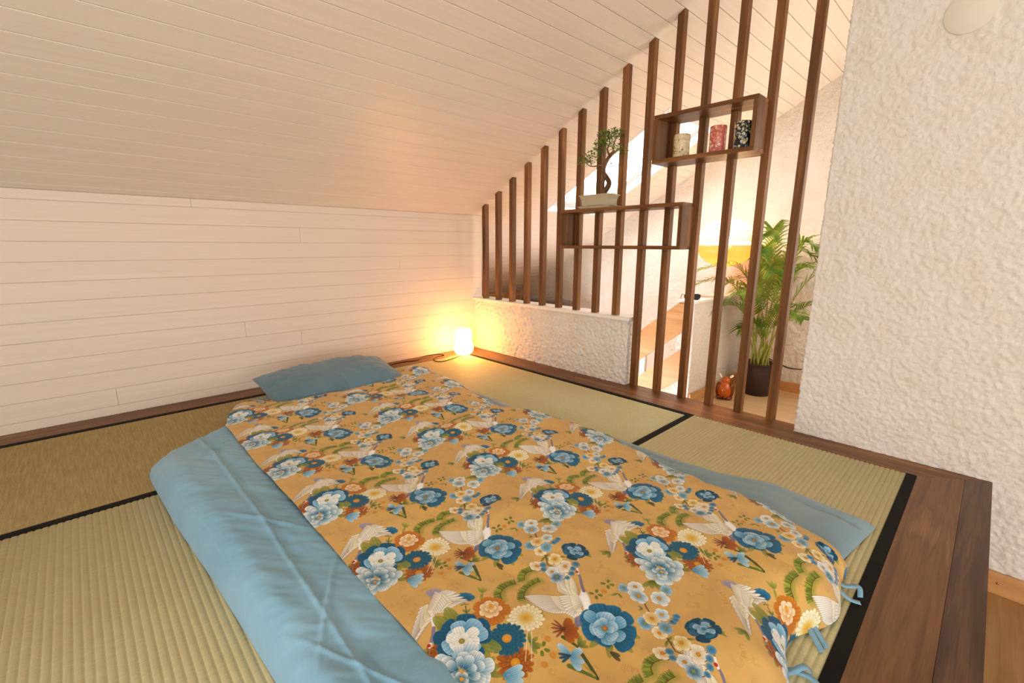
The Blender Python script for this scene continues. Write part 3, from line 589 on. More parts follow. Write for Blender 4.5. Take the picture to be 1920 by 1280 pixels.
tatami(-2.05, -.1485, -2.7770, -1.9125, 0, straw_x, True, True, 'tatami mat beside the walnut deck, with broad black edging along the deck')
tatami(-2.96, -2.0515, -2.7770, -1.0470, 1, straw_y, True, True, 'pale tatami mat in the front left corner, ribs running towards the viewer')

# ------------------------------------------------------------------ slatted divider and shelf boxes
sd = empty('room_divider', (.06, -1.2, 0)); tag(sd, 'room divider of tall walnut slats rising from low wall to sloping ceiling', 'room divider')
SX0, SX1, SWD = .0406, .0778, .0337; YS = [-.1219-.15*k for k in range(15)]
for k, yc in enumerate(YS):
    zb = .4084 if k < 9 else .0003; a, b = yc-SWD/2, yc+SWD/2; zt = lambda yy: H0-SL*yy-.0004
    V = [(SX0, a, zb), (SX1, a, zb), (SX1, b, zb), (SX0, b, zb), (SX0, a, zt(a)), (SX1, a, zt(a)), (SX1, b, zt(b)), (SX0, b, zt(b))]
    V = [(p[0]-.06, p[1]-yc, p[2]) for p in V]; o = mk('slat', V, [[3, 2, 1, 0], [4, 5, 6, 7], [0, 1, 5, 4], [1, 2, 6, 5], [2, 3, 7, 6], [3, 0, 4, 7]], walnut_z, sd); o.location = (.06, yc, 0)
fix(sd)
def shelf(ya, yb, z0, z1, xf, label):
    r = empty('box_shelf', (0, (ya+yb)/2, z0)); tag(r, label, 'shelf', 'walnut box shelves on the slats'); t = .0185; ch = .0008
    mk('top_board', *boxg((xf, ya, z1-t), (SX1+.001, yb, z1), ch), walnut_y, r); mk('bottom_board', *boxg((xf, ya, z0), (SX1+.001, yb, z0+t), ch), walnut_y, r)
    mk('side_panel', *boxg((xf, yb-t, z0+t), (SX1+.001, yb, z1-t), 0), walnut_z, r)
    mk('side_panel', *boxg((xf, ya, z0+t), (SX0-.0005 if True else SX1, ya+t, z1-t), 0), walnut_z, r); fix(r)
shelf(-1.765, -.988, .797, 1.024, -.08, 'lower walnut box shelf hung on the slats, bonsai standing on top')
shelf(-2.068, -1.586, 1.217, 1.441, -.088, 'upper walnut box shelf hung on the slats, holding three patterned tins')

# ------------------------------------------------------------------ bed: futon, quilt, pillow
def interp(tab, v):
    a = sorted(tab); return np.interp(v, [p[0] for p in a], [p[1] for p in a])
def uvset(o, U, Vv):
    me = o.data; l = me.uv_layers.new(name='UVMap'); vi = np.zeros(len(me.loops), int); me.loops.foreach_get('vertex_index', vi)
    uv = np.stack([U.ravel()[vi], Vv.ravel()[vi]], 1).astype(np.float32); l.data.foreach_set('uv', uv.ravel())
FR = [(-.30, -.80), (-.50, -.76), (-.765, -.742), (-1.10, -.728), (-1.30, -.752), (-1.447, -.772), (-1.60, -.72), (-1.727, -.69), (-1.942, -.686), (-2.132, -.690), (-2.287, -.672), (-2.442, -.612), (-2.576, -.632), (-2.727, -.652), (-2.735, -.655)]
ns, nt = 90, 220
t = np.linspace(-.26, -2.735, nt); s = np.linspace(0, 1, ns); S, T = np.meshgrid(s, t, indexing='xy'); XR = interp(FR, T); XL = -1.70+0*T
X = XL+(XR-XL)*S; foot = T+.0*X; Y = T+np.where(T < -2.5, (X+.65)*-.16*(T+2.5)/-.235*1.0, 0)*(-1)*-1
Y = np.where(T < -2.4, T+(-(X+.65))*.14*((-2.4-T)/.335), T)
d = np.minimum(np.minimum((XR-X), (T+2.735)*.8+.0), (-.26-T)); d = np.clip(d, 0, .09)/.09
Z = .004+.026*np.sqrt(np.clip(1-(1-d)**2, 0, 1))+.008*(vnoise(X/.09, Y/.14, 2)-.5)*d+.005*(vnoise(X/.03+Y/.05, Y/.06, 5)-.5)*d
e = (XR-X); Z -= .009*np.exp(-((e-.062-.012*vnoise(Y/.2, Y*0, 4))/.0055)**2)*np.clip(d*3, 0, 1)
Z = np.maximum(Z, .003); Z[:, -1] = .002; Z[-1, :] = .002
V, F = gridg(X, Y, Z); fut = mk('futon', V, [f[::-1] for f in F], blue_d, None, True); tag(fut, 'thin grey blue futon showing along the right edge under the floral quilt', 'futon')
# quilt
quilt = empty('quilt', (-1.4, -1.6, 0)); tag(quilt, 'thick gold quilt printed with white cranes and blue peonies, dusty blue lining turned back', 'quilt')
QR = [(-.45, -.80), (-.548, -.772), (-.763, -.786), (-.95, -.80), (-1.133, -.838), (-1.30, -.868), (-1.398, -.864), (-1.50, -.822), (-1.60, -.80), (-1.76, -.778), (-1.87, -.772), (-1.98, -.79), (-2.08, -.822), (-2.166, -.842), (-2.25, -.856), (-2.332, -.872), (-2.439, -.858), (-2.50, -.866), (-2.554, -.888), (-2.641, -.916), (-2.694, -.940), (-2.72, -.97)]
QL = [(-.45, -1.80), (-.52, -1.835), (-.62, -1.865), (-.75, -1.895), (-.82, -1.912), (-1.3, -1.918), (-1.7, -1.914), (-2.3, -1.906), (-2.8, -1.90)]
ns, nt = 230, 420
t = np.linspace(-.45, -2.722, nt); s = np.linspace(0, 1, ns); S, T = np.meshgrid(s, t, indexing='xy'); XR = interp(QR, T); XL = interp(QL, T); X = XL+(XR-XL)*S
headw = .5*np.exp(-((X+1.36)/.30)**4)          # the pillow pushes the head edge down
fy = -2.722+.022*np.sin(X*9+1)+.016*np.sin(X*23)+np.where(X > -1.05, (X+1.05)*.22, 0)
Y = -.45+(T+.45)*((fy+.45)/(-2.722+.45)); Y = np.where(Y > -.62, Y-.0*headw, Y)
dr = np.clip((XR-X)/.13, 0, 1); df = np.clip((Y-fy)/.15, 0, 1); dh = np.clip((-.45-T)/.22, 0, 1); pr_ = lambda q: np.sqrt(np.clip(1-(1-q)**2, 0, 1))
left0 = np.clip((X-XL)/.06, 0, 1); leftf = np.where(T > -.80, np.clip(pr_(left0)*1.0+np.clip((-T-.62)/.18, 0, 1), 0, 1), 1.)
zmin = np.where(X > -1.0, .034, .006)*np.where(T > -.5, .9, 1); base = .104+.010*(vnoise(X/.35, Y/.4, 1)-.5)*2
Z = zmin+(base-zmin)*pr_(dr)*pr_(df)*(.42+.58*pr_(dh))*np.where(T > -.80, .25+.75*leftf, 1)
wr_ = (vnoise((X+Y*.35)/.16, (Y-X*.2)/.10, 3)-.5)*.014+(vnoise((X-Y*.5)/.07, Y/.12, 6)-.5)*.006+(vnoise(X/.030, Y/.055, 8)-.5)*.0022
edge = np.clip(1-np.minimum(dr, df), 0, 1); wr_ += edge*((vnoise((X*.3+Y)/.045, X/.2, 9)-.5)*.020*np.where(df < dr, 0, 1)+(vnoise(X/.05, Y/.16, 11)-.5)*.022*np.where(df < dr, 1, 0))
Z += wr_*np.clip(np.minimum(np.minimum(dr, df)*3+.15, 1), 0, 1)
pil = np.exp(-(((X+1.34)/.36)**6))*np.exp(-(((Y+.50)/.17)**6)); Z = Z*(1-pil*.55)+.052*pil*.55
Z += .001; Z = np.maximum(Z, .005)
# roll the rims under
k = 5
for i in range(k):
    f = (i+1)/k; Z[:, -1-(k-1-i)] = Z[:, -k-1]*(1-f*.55) if False else Z[:, -1-(k-1-i)]
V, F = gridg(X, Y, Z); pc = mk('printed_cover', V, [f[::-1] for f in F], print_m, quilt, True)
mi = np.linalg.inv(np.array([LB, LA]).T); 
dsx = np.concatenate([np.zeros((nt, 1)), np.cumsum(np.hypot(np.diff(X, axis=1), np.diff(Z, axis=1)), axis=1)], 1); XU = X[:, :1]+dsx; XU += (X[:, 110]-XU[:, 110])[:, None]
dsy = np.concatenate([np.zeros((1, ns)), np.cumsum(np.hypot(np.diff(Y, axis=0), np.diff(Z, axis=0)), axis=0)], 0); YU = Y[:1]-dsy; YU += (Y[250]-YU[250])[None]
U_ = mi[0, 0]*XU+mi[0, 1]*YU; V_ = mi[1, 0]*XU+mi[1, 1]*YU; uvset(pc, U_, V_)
# underside rim so that the quilt has a closed edge
def rim(pts, drop, inset, name, mat):
    P = [Vector(p) for p in pts]; V = []; F = []
    for p in P: V += [p, Vector((p.x+inset[0], p.y+inset[1], drop))]
    for i in range(len(P)-1): F.append([2*i, 2*i+1, 2*i+3, 2*i+2])
    return V, F
R1 = [(X[i, -1], Y[i, -1], Z[i, -1]) for i in range(nt)]; R2 = [(X[-1, j], Y[-1, j], Z[-1, j]) for j in range(ns)]
V, F = join([rim(R1, .004, (-.012, 0), '', None), rim(R2, .002, (0, .012), '', None)]); mk('quilt_edge', V, F, blue, quilt, True)
# turned back blue part
ns, nt = 90, 330
t = np.linspace(-.75, -2.95, nt); s = np.linspace(0, 1, ns); S, T = np.meshgrid(s, t, indexing='xy')
XS = interp(QL, T)+.012; XO = interp([(-.75, -2.165), (-.85, -2.176), (-1.0, -2.172), (-1.29, -2.156), (-1.62, -2.128), (-1.82, -2.114), (-2.04, -2.100), (-2.95, -2.085)], T)-.0
X = XS+(XO-XS)*S; w = (X-XS)/(XO-XS)
Yh = T-.0-np.where(T > -1.0, w*.085*(1.0+T)/.25*1.0, 0)
prof = .098+.006*np.sin(w*math.pi); q = np.clip((1-w)/.30, 0, 1); prof = .004+(prof-.004)*np.sqrt(np.clip(1-(1-q)**2.2, 0, 1))
dh = np.clip((-.75-T)/.06, 0, 1); dh2 = np.clip((-.75-T)/.35, 0, 1); Z = .004+(prof-.004)*(.25+.75*pr_(dh))*(1-(1-dh2)*np.clip(w*1.1, 0, 1)*.62)
xc = -2.004+.006*np.sin(T*3); Z += .0045*np.exp(-((X-xc)/.006)**2)*np.clip(dh*2, 0, 1)-.0025*np.exp(-((X-xc-.020)/.012)**2)
Z += (vnoise((X*1.0+T*.55)/.030, (T-X)/.16, 21)-.5)*.006*np.clip(w*3, .15, 1)*np.where(w < .9, 1, .3)+(vnoise(X/.10, T/.22, 23)-.5)*.012*np.clip(q*1.2, .1, 1)*np.clip(w*4, 0, 1)+(vnoise((X+T)/.014, (T-X)/.08, 25)-.5)*.003
for yy, sl, am in ((-1.02, .25, .007), (-1.62, -.5, .006), (-2.05, .6, .008), (-2.22, -.8, .007), (-2.4, .3, .008)): Z += am*np.exp(-(((T-yy)-(X+2.0)*sl*3)/.011)**2)*np.exp(-((X+1.99)/.06)**2)
Z -= .002*np.exp(-(w/.03)**2); Z = np.maximum(Z, .003); Z[:, -1] = .001
V, F = gridg(X, Yh, Z); mk('turned_back_lining', V, F, blue, quilt, True)
# head end of the turned part
R3 = [(X[0, j], Yh[0, j], Z[0, j]) for j in range(ns)]; V, F = rim(R3, .002, (0, -.01), '', None); mk('lining_end', V, F, blue, quilt, True)
# tie ribbons at the foot corner
def ribbon(pts, w, parent, name='tie_ribbon'):
    P = smoothp(pts, 6); V = []; F = []
    for i, p in enumerate(P):
        t_ = (P[min(i+1, len(P)-1)]-P[max(i-1, 0)]).normalized(); sd_ = Vector((-t_.y, t_.x, .25)).normalized()*w/2; th = Vector((0, 0, .0012))
        V += [p-sd_, p+sd_, p+sd_+th, p-sd_+th]
    n = len(P)
    for i in range(n-1):
        for k_ in range(4): F.append([i*4+k_, i*4+(k_+1) % 4, (i+1)*4+(k_+1) % 4, (i+1)*4+k_])
    F += [[3, 2, 1, 0], [4*n-4, 4*n-3, 4*n-2, 4*n-1]]; return mk(name, V, F, blue, parent, True)
ribbon([(-1.045, -2.700, .020), (-1.055, -2.722, .016), (-1.060, -2.745, .008), (-1.050, -2.764, .004)], .010, quilt)
ribbon([(-1.035, -2.700, .022), (-1.025, -2.728, .014), (-1.012, -2.752, .018), (-1.030, -2.760, .005)], .011, quilt)
ribbon([(-1.215, -2.692, .020), (-1.232, -2.705, .014), (-1.252, -2.722, .009), (-1.268, -2.738, .004)], .011, quilt)
ribbon([(-1.205, -2.694, .022), (-1.222, -2.712, .014), (-1.238, -2.730, .008), (-1.250, -2.742, .004)], .010, quilt)
ribbon([(-1.405, -2.695, .020), (-1.378, -2.712, .018), (-1.350, -2.726, .020), (-1.343, -2.738, .006)], .011, quilt)
ribbon([(-1.385, -2.698, .016), (-1.365, -2.716, .012), (-1.356, -2.742, .008), (-1.372, -2.764, .003)], .011, quilt)
fix(quilt)
# pillow
def pillow():
    n, m = 90, 60; u = np.linspace(-1, 1, n); v = np.linspace(-1, 1, m); U, Vv = np.meshgrid(u, v, indexing='ij'); Vs, Fs = [], []
    L, Wd, Th = .352, .222, .086
    pin = 1-.10*np.cos(U*math.pi/2)*0; Xl = U*L*(1-.045*(1-Vv**2)*np.abs(U)**6); Yl = Vv*Wd*(1-.10*(1-U**2)*np.abs(Vv)**6)
    prof = (np.clip(1-np.abs(U)**2.4, 0, 1)**.48)*(np.clip(1-np.abs(Vv)**2.2, 0, 1)**.48)
    wrk = (vnoise(U*9+Vv*2, Vv*2.5, 31)-.5)*.016*np.clip(np.abs(Vv)*1.6, .12, 1)+(vnoise(U*2.2, Vv*3, 33)-.5)*.010; wrk += (vnoise(U*20+Vv*3, Vv*2, 35)-.5)*.024*np.abs(Vv)**1.5+(vnoise(U*4, Vv*14, 37)-.5)*.014*np.abs(U)**2
    parts = []
    for sg in (1, -1):
        Z = sg*(prof*Th*(1 if sg > 0 else .55)+wrk*prof*(1 if sg > 0 else .3)); parts.append((Xl, Yl, Z))
    return parts
pa = pillow(); g1 = gridg(*pa[0]); g2 = gridg(*pa[1]); V, F = join([(g1[0], [f[::-1] for f in g1[1]]), g2])
po = mk('pillow', V, [f[::-1] for f in F], pillow_cloth_shaded, None, True); po.rotation_euler = (math.radians(9), math.radians(-1), math.radians(-3)); po.location = (-1.325, -.475, .090)
tag(po, 'plump dusty blue pillow at the head of the bed by the planked wall', 'pillow')

# ------------------------------------------------------------------ night lamp and its flex
nl = empty('night_lamp', (-.205, -.165, 0)); tag(nl, 'small glowing white table lamp standing on the mat in the corner', 'lamp')
prof = [(.036, .006), (.056, .012), (.070, .030), (.0755, .055), (.072, .080), (.063, .096), (.0605, .104), (.0615, .112), (.063, .130), (.063, .165), (.060, .185), (.050, .197), (.030, .202), (.0005, .203)]
V, F = latheg(prof, 40); sh = mk('lamp_shade', V, F, glow_m('glowing paper shade', 'ffad5a', 40.0), nl, True)
V, F = latheg([(.0005, 0), (.044, 0), (.046, .003), (.044, .008), (.0005, .008)], 32); mk('base', V, F, plain('lamp base', 'e8dcc8', .5), nl, True)
cab = [(-.245, -.182, .004), (-.346, -.215, .003), (-.44, -.235, .003), (-.478, -.205, .003), (-.463, -.14, .004), (-.40, -.10, .006), (-.352, -.118, .010), (-.375, -.085, .016), (-.43, -.055, .014), (-.50, -.055, .012), (-.567, -.085, .003), (-.643, -.062, .004), (-.708, -.060, .004), (-.763, -.070, .004), (-.81, -.115, .003), (-.83, -.20, .003)]
V, F = tubeg(smoothp(cab, 6), .0032, 6); tag(mk('lamp_cord', V, F, plain('black flex', '15100c', .5), None, True), 'thin black lamp flex lying in loops on the walnut strip by the planked wall', 'cord')

# ------------------------------------------------------------------ bonsai
ZS = 1.024
bon = empty('bonsai', (-.02, -1.235, ZS)); tag(bon, 'bonsai tree with a twisted trunk in a cream rectangular pot on the lower shelf', 'bonsai')
cer = plain('cream glazed ceramic', 'b9ab8c', .25, .5); bark = wood('grey brown bark', [(.3, '4b3524'), (.6, '6d5038'), (.85, '8a6b50')], 2, .8, 1.5, .6)
def frus(x0, x1, y0, y1, z0, z1, fl, lip=.006, hollow=True):
    """rectangular bowl flaring by fl, with a lip"""
    R = lambda e, z: [(x0-e, y0-e, z), (x1+e, y0-e, z), (x1+e, y1+e, z), (x0-e, y1+e, z)]
    rows = [R(0, z0), R(fl*.3, z0+(z1-z0)*.55), R(fl, z1-lip), R(fl+.004, z1-lip), R(fl+.004, z1), R(fl-.006, z1), R(fl*.3-.006, z0+(z1-z0)*.6), R(-.012, z1-.016)]
    V = sum(rows, []); F = [[3, 2, 1, 0]]
    for i in range(len(rows)-1):
        for k in range(4): F.append([i*4+k, i*4+(k+1) % 4, (i+1)*4+(k+1) % 4, (i+1)*4+k])
    F.append([28, 29, 30, 31]); return V, F
mk('tray', *frus(-.074, .033, -1.330, -1.122, ZS+.001, ZS+.012, .004, .003), cer, bon); mk('pot', *frus(-.066, .024, -1.314, -1.138, ZS+.016, ZS+.074, .010), cer, bon)
for fx in (-.055, .012):
    for fy in (-1.30, -1.155): box('foot', (fx-.008, fy-.012, ZS+.008), (fx+.008, fy+.012, ZS+.0165), cer, bon)
box('soil', (-.06, -1.305, ZS+.04), (.018, -1.147, ZS+.066), plain('dark soil', '2d2015', .9), bon)
TK = []
def br_(pts, r, seg=8): TK.append(tubeg(smoothp(pts, 4), list(np.linspace(r[0], r[1], (len(pts)-1)*4+1)), seg)); return pts[-1]
X0 = -.022
br_([(X0, -1.240, ZS+.060), (X0, -1.258, ZS+.085), (X0, -1.283, ZS+.115), (X0+.004, -1.287, ZS+.14), (X0, -1.268, ZS+.17), (X0, -1.250, ZS+.195), (X0, -1.252, ZS+.225), (X0, -1.272, ZS+.26), (X0, -1.296, ZS+.285), (X0, -1.318, ZS+.298)], (.017, .009))
br_([(X0-.004, -1.250, ZS+.075), (X0-.004, -1.246, ZS+.105), (X0-.004, -1.250, ZS+.140), (X0, -1.258, ZS+.175)], (.012, .010))
br_([(X0, -1.252, ZS+.215), (X0, -1.244, ZS+.25), (X0, -1.236, ZS+.29), (X0+.005, -1.242, ZS+.33), (X0, -1.236, ZS+.37)], (.009, .003))
br_([(X0, -1.290, ZS+.275), (X0-.01, -1.276, ZS+.31), (X0, -1.283, ZS+.35), (X0, -1.272, ZS+.40)], (.006, .002))
br_([(X0, -1.246, ZS+.235), (X0-.01, -1.21, ZS+.233), (X0-.01, -1.18, ZS+.234), (X0-.01, -1.15, ZS+.243), (X0-.01, -1.12, ZS+.27)], (.0045, .002), 6)
br_([(X0-.01, -1.17, ZS+.234), (X0-.01, -1.165, ZS+.26), (X0-.01, -1.15, ZS+.285)], (.003, .0015), 6)
br_([(X0, -1.30, ZS+.285), (X0, -1.33, ZS+.30), (X0, -1.36, ZS+.31)], (.004, .0015), 6); br_([(X0, -1.262, ZS+.175), (X0, -1.29, ZS+.19), (X0, -1.33, ZS+.215), (X0, -1.365, ZS+.222)], (.0018, .0008), 5)
br_([(X0, -1.31, ZS+.29), (X0, -1.305, ZS+.33), (X0, -1.33, ZS+.37), (X0, -1.35, ZS+.39)], (.004, .0015), 6)
br_([(X0, -1.236, ZS+.30), (X0, -1.205, ZS+.315), (X0, -1.19, ZS+.33)], (.003, .0012), 6)
V, F = join(TK); mk('trunk', V, F, bark, bon, True)
lf = M('bonsai leaf', .45, .4); lf.col(lf.ramp(lf.noise(lf.coords((1, 1, 1), rnd=False), 60, 2), [(.35, '48681f'), (.55, '6f9430'), (.75, 'a6be50')])); lr = random.Random(4)
def leaf(c, d, L, w, sag=.3):
    d = d.normalized(); s_ = d.cross(Vector((lr.uniform(-.5, .5), lr.uniform(-.5, .5), 1))).normalized(); n = s_.cross(d); c = Vector(c)
    return [c, c+d*L*.5+s_*w/2-n*L*.06, c+d*L-n*L*sag*.3, c+d*L*.5-s_*w/2-n*L*.06], [[0, 1, 2, 3]]
LV = []
for (yc, zc, ry, rz, n) in ((-1.262, .385, .050, .040, 200), (-1.312, .392, .050, .034, 170), (-1.225, .345, .042, .036, 150), (-1.116, .275, .034, .032, 120), (-1.165, .290, .038, .032, 90), (-1.20, .31, .03, .03, 40), (-1.325, .325, .035, .022, 60), (-1.372, .295, .018, .030, 32), (-1.345, .30, .03, .02, 26), (-1.335, .225, .02, .012, 7), (-1.365, .23, .012, .01, 5), (-1.245, .30, .03, .02, 30)):
    for _ in range(n):
        a = lr.uniform(0, 6.28); b = lr.uniform(-1, 1); q = lr.random()**.4; p = (X0+q*.045*math.cos(a)*math.sqrt(1-b*b), yc+q*ry*math.sin(a)*math.sqrt(1-b*b), ZS+zc-.005+q*rz*b)
        LV.append(leaf(p, Vector((math.cos(a), math.sin(a), lr.uniform(-.3, .9))), lr.uniform(.014, .023), lr.uniform(.008, .012)))
V, F = join(LV); tag(mk('foliage', V, F, lf.m, bon), kind='stuff'); fix(bon)

# ------------------------------------------------------------------ patterned tins in the upper box
def tinmat(name, base, cols, lid):
    m = M(name, .35, .5); v = m.coords((1, 1, 1), rnd=False); vo = m.node('ShaderNodeTexVoronoi'); vo.inputs['Scale'].default_value = 85; m.l(v, vo.inputs['Vector'])
    sep = m.node('ShaderNodeSeparateColor'); m.l(vo.outputs['Color'], sep.inputs[0]); c = m.ramp(sep.outputs[0], [(i/len(cols), q) for i, q in enumerate(cols)]); c.node.color_ramp.interpolation = 'CONSTANT'
    dd = m.ramp(vo.outputs['Distance'], [(.42, 0.), (.55, 1.)]); big = m.ramp(m.noise(v, 26, 3), [(.47, 0.), (.53, 1.)])
    m.col(m.mix(big, m.mix(dd, c, lc(base)), m.mix(m.ramp(m.noise(v, 120, 3), [(.45, 0.), (.5, 1.)]), lc(cols[0]), lc(base)))); return m.m
tins = [(-1.716, .1055, .0375, tinmat('washi cream print', 'cdb98e', ['d9cba6', 'a9823f', 'c4a163', '7b3a30', 'e8dfc4', '8f8f7a'], ''), 'cream and gold patterned paper tin, leftmost and shortest in the upper box shelf', 'cdbb97'),
        (-1.890, .1140, .0355, tinmat('washi red print', 'bb5d4c', ['d88a74', 'e6c9a8', 'c8705c', 'e9d9c0', 'b9584a', 'd9a888'], ''), 'red floral patterned paper tin in the middle of the upper box shelf', 'b8483a'),
        (-2.000, .1140, .0350, tinmat('washi black print', '17171d', ['c9c2a0', '2a2c3e', 'd9d2b4', 'c08a2e', '20222c', '8f9aa6'], ''), 'black tin with white and gold blossoms, rightmost in the upper box shelf', '17171d')]
for yc, h, r, m, lab, lidc in tins:
    e = empty('patterned_tin', (-.042, yc, 1.2356)); tag(e, lab, 'tin', 'patterned tins in the upper shelf')
    V, F = latheg([(.0005, 0), (r-.002, 0), (r, .002), (r, h*.72)], 40); mk('body', V, F, m, e, True)
    V, F = latheg([(r, h*.722), (r+.0006, h*.724), (r+.0006, h-.003), (r-.002, h-.0005), (r-.004, h), (.0005, h)], 40); mk('lid', V, F, m, e, True)

# ------------------------------------------------------------------ stair rail of two oak boards
rail = empty('stair_rail', (1.09, -1.25, ZF)); tag(rail, 'sloping stair rail of two broad oak boards fixed to the white half wall', 'railing')
def railboard(P, n='rail_board'):
    V = [(1.072, y, z) for y, z in P]+[(1.097, y, z) for y, z in P]; n_ = len(P); mk(n, V, [list(range(n_)), list(range(n_, 2*n_))[::-1]]+[[i, (i+1) % n_, (i+1) % n_+n_, i+n_][::-1] for i in range(n_)], oak_y, rail)
railboard([(.15, -.722), (-1.21, .381), (-1.262, .383), (-1.262, .168), (.15, -.985)]); railboard([(.15, -1.115), (-1.262, .028), (-1.262, -.222), (.15, -1.365)])
mk('rail_post', *boxg((1.0975, -.942, -1.6), (1.135, -.897, -.03), .002), white_paint, rail); fix(rail)

# ------------------------------------------------------------------ pendant lamp over the stairwell
PL = Vector((1.74, -1.262, .842)); pl = empty('pendant_lamp', PL); tag(pl, 'large round pendant lamp of two domes, white above and amber below, behind the slats', 'lamp')
def dome(z0, sgn, n=14, rr=.228, hh=.172):
    P = [(rr*math.cos(a), sgn*(z0+hh*math.sin(a))) for a in np.linspace(0, math.pi/2*.985, n)]; Q = [(max(p[0]-.004, .0005), p[1]-sgn*.004) for p in P][::-1]; return P+Q
V, F = latheg(dome(.026, 1), 48, close=True); mk('upper_shade', V, F, shell_m('white glass', 'fcf4e8', .8), pl, True)
V, F = latheg(dome(.026, -1), 48, close=True); mk('lower_shade', V, F, shell_m('amber glass', 'f3bd88', .88), pl, True)
V, F = ell((0, 0, 0), (.045, .045, .055)); mk('bulb', V, F, glow_m('bulb', 'ffe2b0', 60.0), pl, True)
V, F = tubeg([(0, 0, .05), (0, 0, .195)], .010, 10); mk('socket', V, F, plain('brass socket', '9a7a40', .35, .5, .8), pl, True)
V, F = tubeg([(0, 0, .194), (0, 0, H0-SL*PL.y-PL.z)], .0022, 6); mk('cord', V, F, plain('cord grey', '4a4038', .6), pl)
lp = bpy.data.lights.new('pendant_bulb', 'POINT'); lp.energy = 210; lp.color = (1, .72, .40); lp.shadow_soft_size = .05
lo = bpy.data.objects.new('pendant_bulb', lp); lo.parent = pl; C.objects.link(lo)

# ------------------------------------------------------------------ potted palm
pc_ = Vector((1.785, -1.612, ZF)); palm = empty('potted_palm', pc_); tag(palm, 'bushy areca palm in a dark brown pot on the landing behind the slats', 'potted plant')
V, F = latheg([(.0005, 0), (.095, 0), (.101, .006), (.112, .20), (.117, .262), (.121, .268), (.117, .274), (.108, .268), (.104, .24), (.0005, .236)], 36); mk('pot', V, F, plain('dark brown pot', '3a2a26', .5), palm, True)
V, F = latheg([(.0005, .241), (.103, .240)], 24); mk('soil', V, F, plain('potting soil', '2a1c12', .95), palm)
pm = M('palm leaf', .45, .4); pm.col(pm.ramp(pm.noise(pm.coords((1, 1, 1)), 9, 2), [(.3, '3c6522'), (.5, '65892f'), (.72, 'a8aa48')])); pm.b.inputs['Transmission Weight'].default_value = 0
nt_ = pm.t; tl = pm.node('ShaderNodeBsdfTranslucent'); tl.inputs[0].default_value = lc('9fb03c'); mx = pm.node('ShaderNodeMixShader'); mx.inputs[0].default_value = .35; out = pm.n['Material Output']; pm.l(pm.b.outputs[0], mx.inputs[1]); pm.l(tl.outputs[0], mx.inputs[2]); pm.l(mx.outputs[0], out.inputs[0])
stem_m = plain('palm cane', '9a9a3c', .5); pr2 = random.Random(12)
def frond(base, mid, tip, nl_=32, LL=.20):
    """arching midrib with leaflets in two rows; base..tip in world coordinates"""
    P = smoothp([base, mid[0], mid[1], tip], 10); n = len(P); parts = []
    V, F = tubeg([p-pc_ for p in P[:int(n*.62)]], list(np.linspace(.0065, .003, int(n*.62))), 6); st_ = mk('stem', V, F, stem_m, palm, True)
    i0 = int(n*.42); V, F = tubeg([p-pc_ for p in P[int(n*.62)-1:]], list(np.linspace(.003, .0008, n-int(n*.62)+1)), 5); parts.append((V, F))
    for q in range(nl_):
        f = q/(nl_-1); x_ = i0+(n-1-i0)*f; i = min(int(x_), n-2); p = P[i].lerp(P[i+1], x_-i)-pc_; t_ = (P[i+1]-P[i]).normalized(); up = Vector((0, 0, 1)); sdv = t_.cross(up).normalized(); nn = sdv.cross(t_)
        for sg in (1, -1):
            L = LL*(1-.55*abs(f-.35)**1.2)*pr2.uniform(.85, 1.1)*(.55+.45*min(1, (1-f)*3+.35)); d = (t_*(.75+.5*f)+sdv*sg*.85+nn*pr2.uniform(.1, .38)).normalized(); w = .015*pr2.uniform(.8, 1.2); s2 = d.cross(nn).normalized()
            a, b, c = p, p+d*L*.5+Vector((0, 0, L*.02)), p+d*L+Vector((0, 0, -L*pr2.uniform(.12, .38))); m1 = p+d*L*.22
            parts.append(([a-s2*w*.2, a+s2*w*.2, m1+s2*w*.5, b+s2*w*.42, c, b-s2*w*.42, m1-s2*w*.5], [[0, 1, 2, 6], [6, 2, 3, 5], [5, 3, 4]]))
    keep = []
    for Vp, Fp in parts:
        c = sum((Vector(v) for v in Vp), Vector())/len(Vp)+pc_
        if (c-PL).length < .27: continue
        Vn = []
        for v in Vp:
            w_ = Vector(v)+pc_; w_.x = min(w_.x, 2.035); w_.z = max(w_.z, ZF+.02)
            if w_.z < .43 and w_.x > 1.07: w_.y = min(w_.y, -1.352)
            Vn.append(w_-pc_)
        keep.append((Vn, Fp))
    V, F = join(keep); mk('frond', V, F, pm.m, palm)
B_ = lambda a, r=.05: pc_+Vector((math.cos(a)*r, math.sin(a)*r, .235))
tips = [(1.66, -1.62, .90), (1.58, -1.60, .76), (1.42, -1.18, .62), (1.40, -1.16, .50), (1.46, -1.28, .30), (1.72, -1.93, .80), (1.52, -2.08, .62), (1.84, -2.18, .58), (1.50, -1.95, .30), (1.95, -1.85, .74), (1.60, -1.36, .52), (1.35, -1.55, .46), (1.70, -2.20, .34), (1.92, -1.66, .62), (1.50, -1.72, .62), (1.62, -1.50, .16)]
for i, tp in enumerate(tips):
    tp = Vector(tp); b = B_(i*2.4, .03+.02*(i % 3)); hz = tp.z; d = tp-b; m1 = b+Vector((d.x*.14, d.y*.14, (hz-b.z)*.48+.02)); m2 = b+Vector((d.x*.5, d.y*.5, (hz-b.z)*.95+.06)); frond(b, (m1, m2), tp)
for i in range(7):
    b = B_(i*.9+.3, .045); e = b+Vector((pr2.uniform(-.09, .09), pr2.uniform(-.12, .12), pr2.uniform(.28, .42))); V, F = tubeg([p-pc_ for p in smoothp([b, b.lerp(e, .5)+Vector((0, 0, .02)), e], 5)], .005, 6); mk('stem', V, F, stem_m, palm, True)
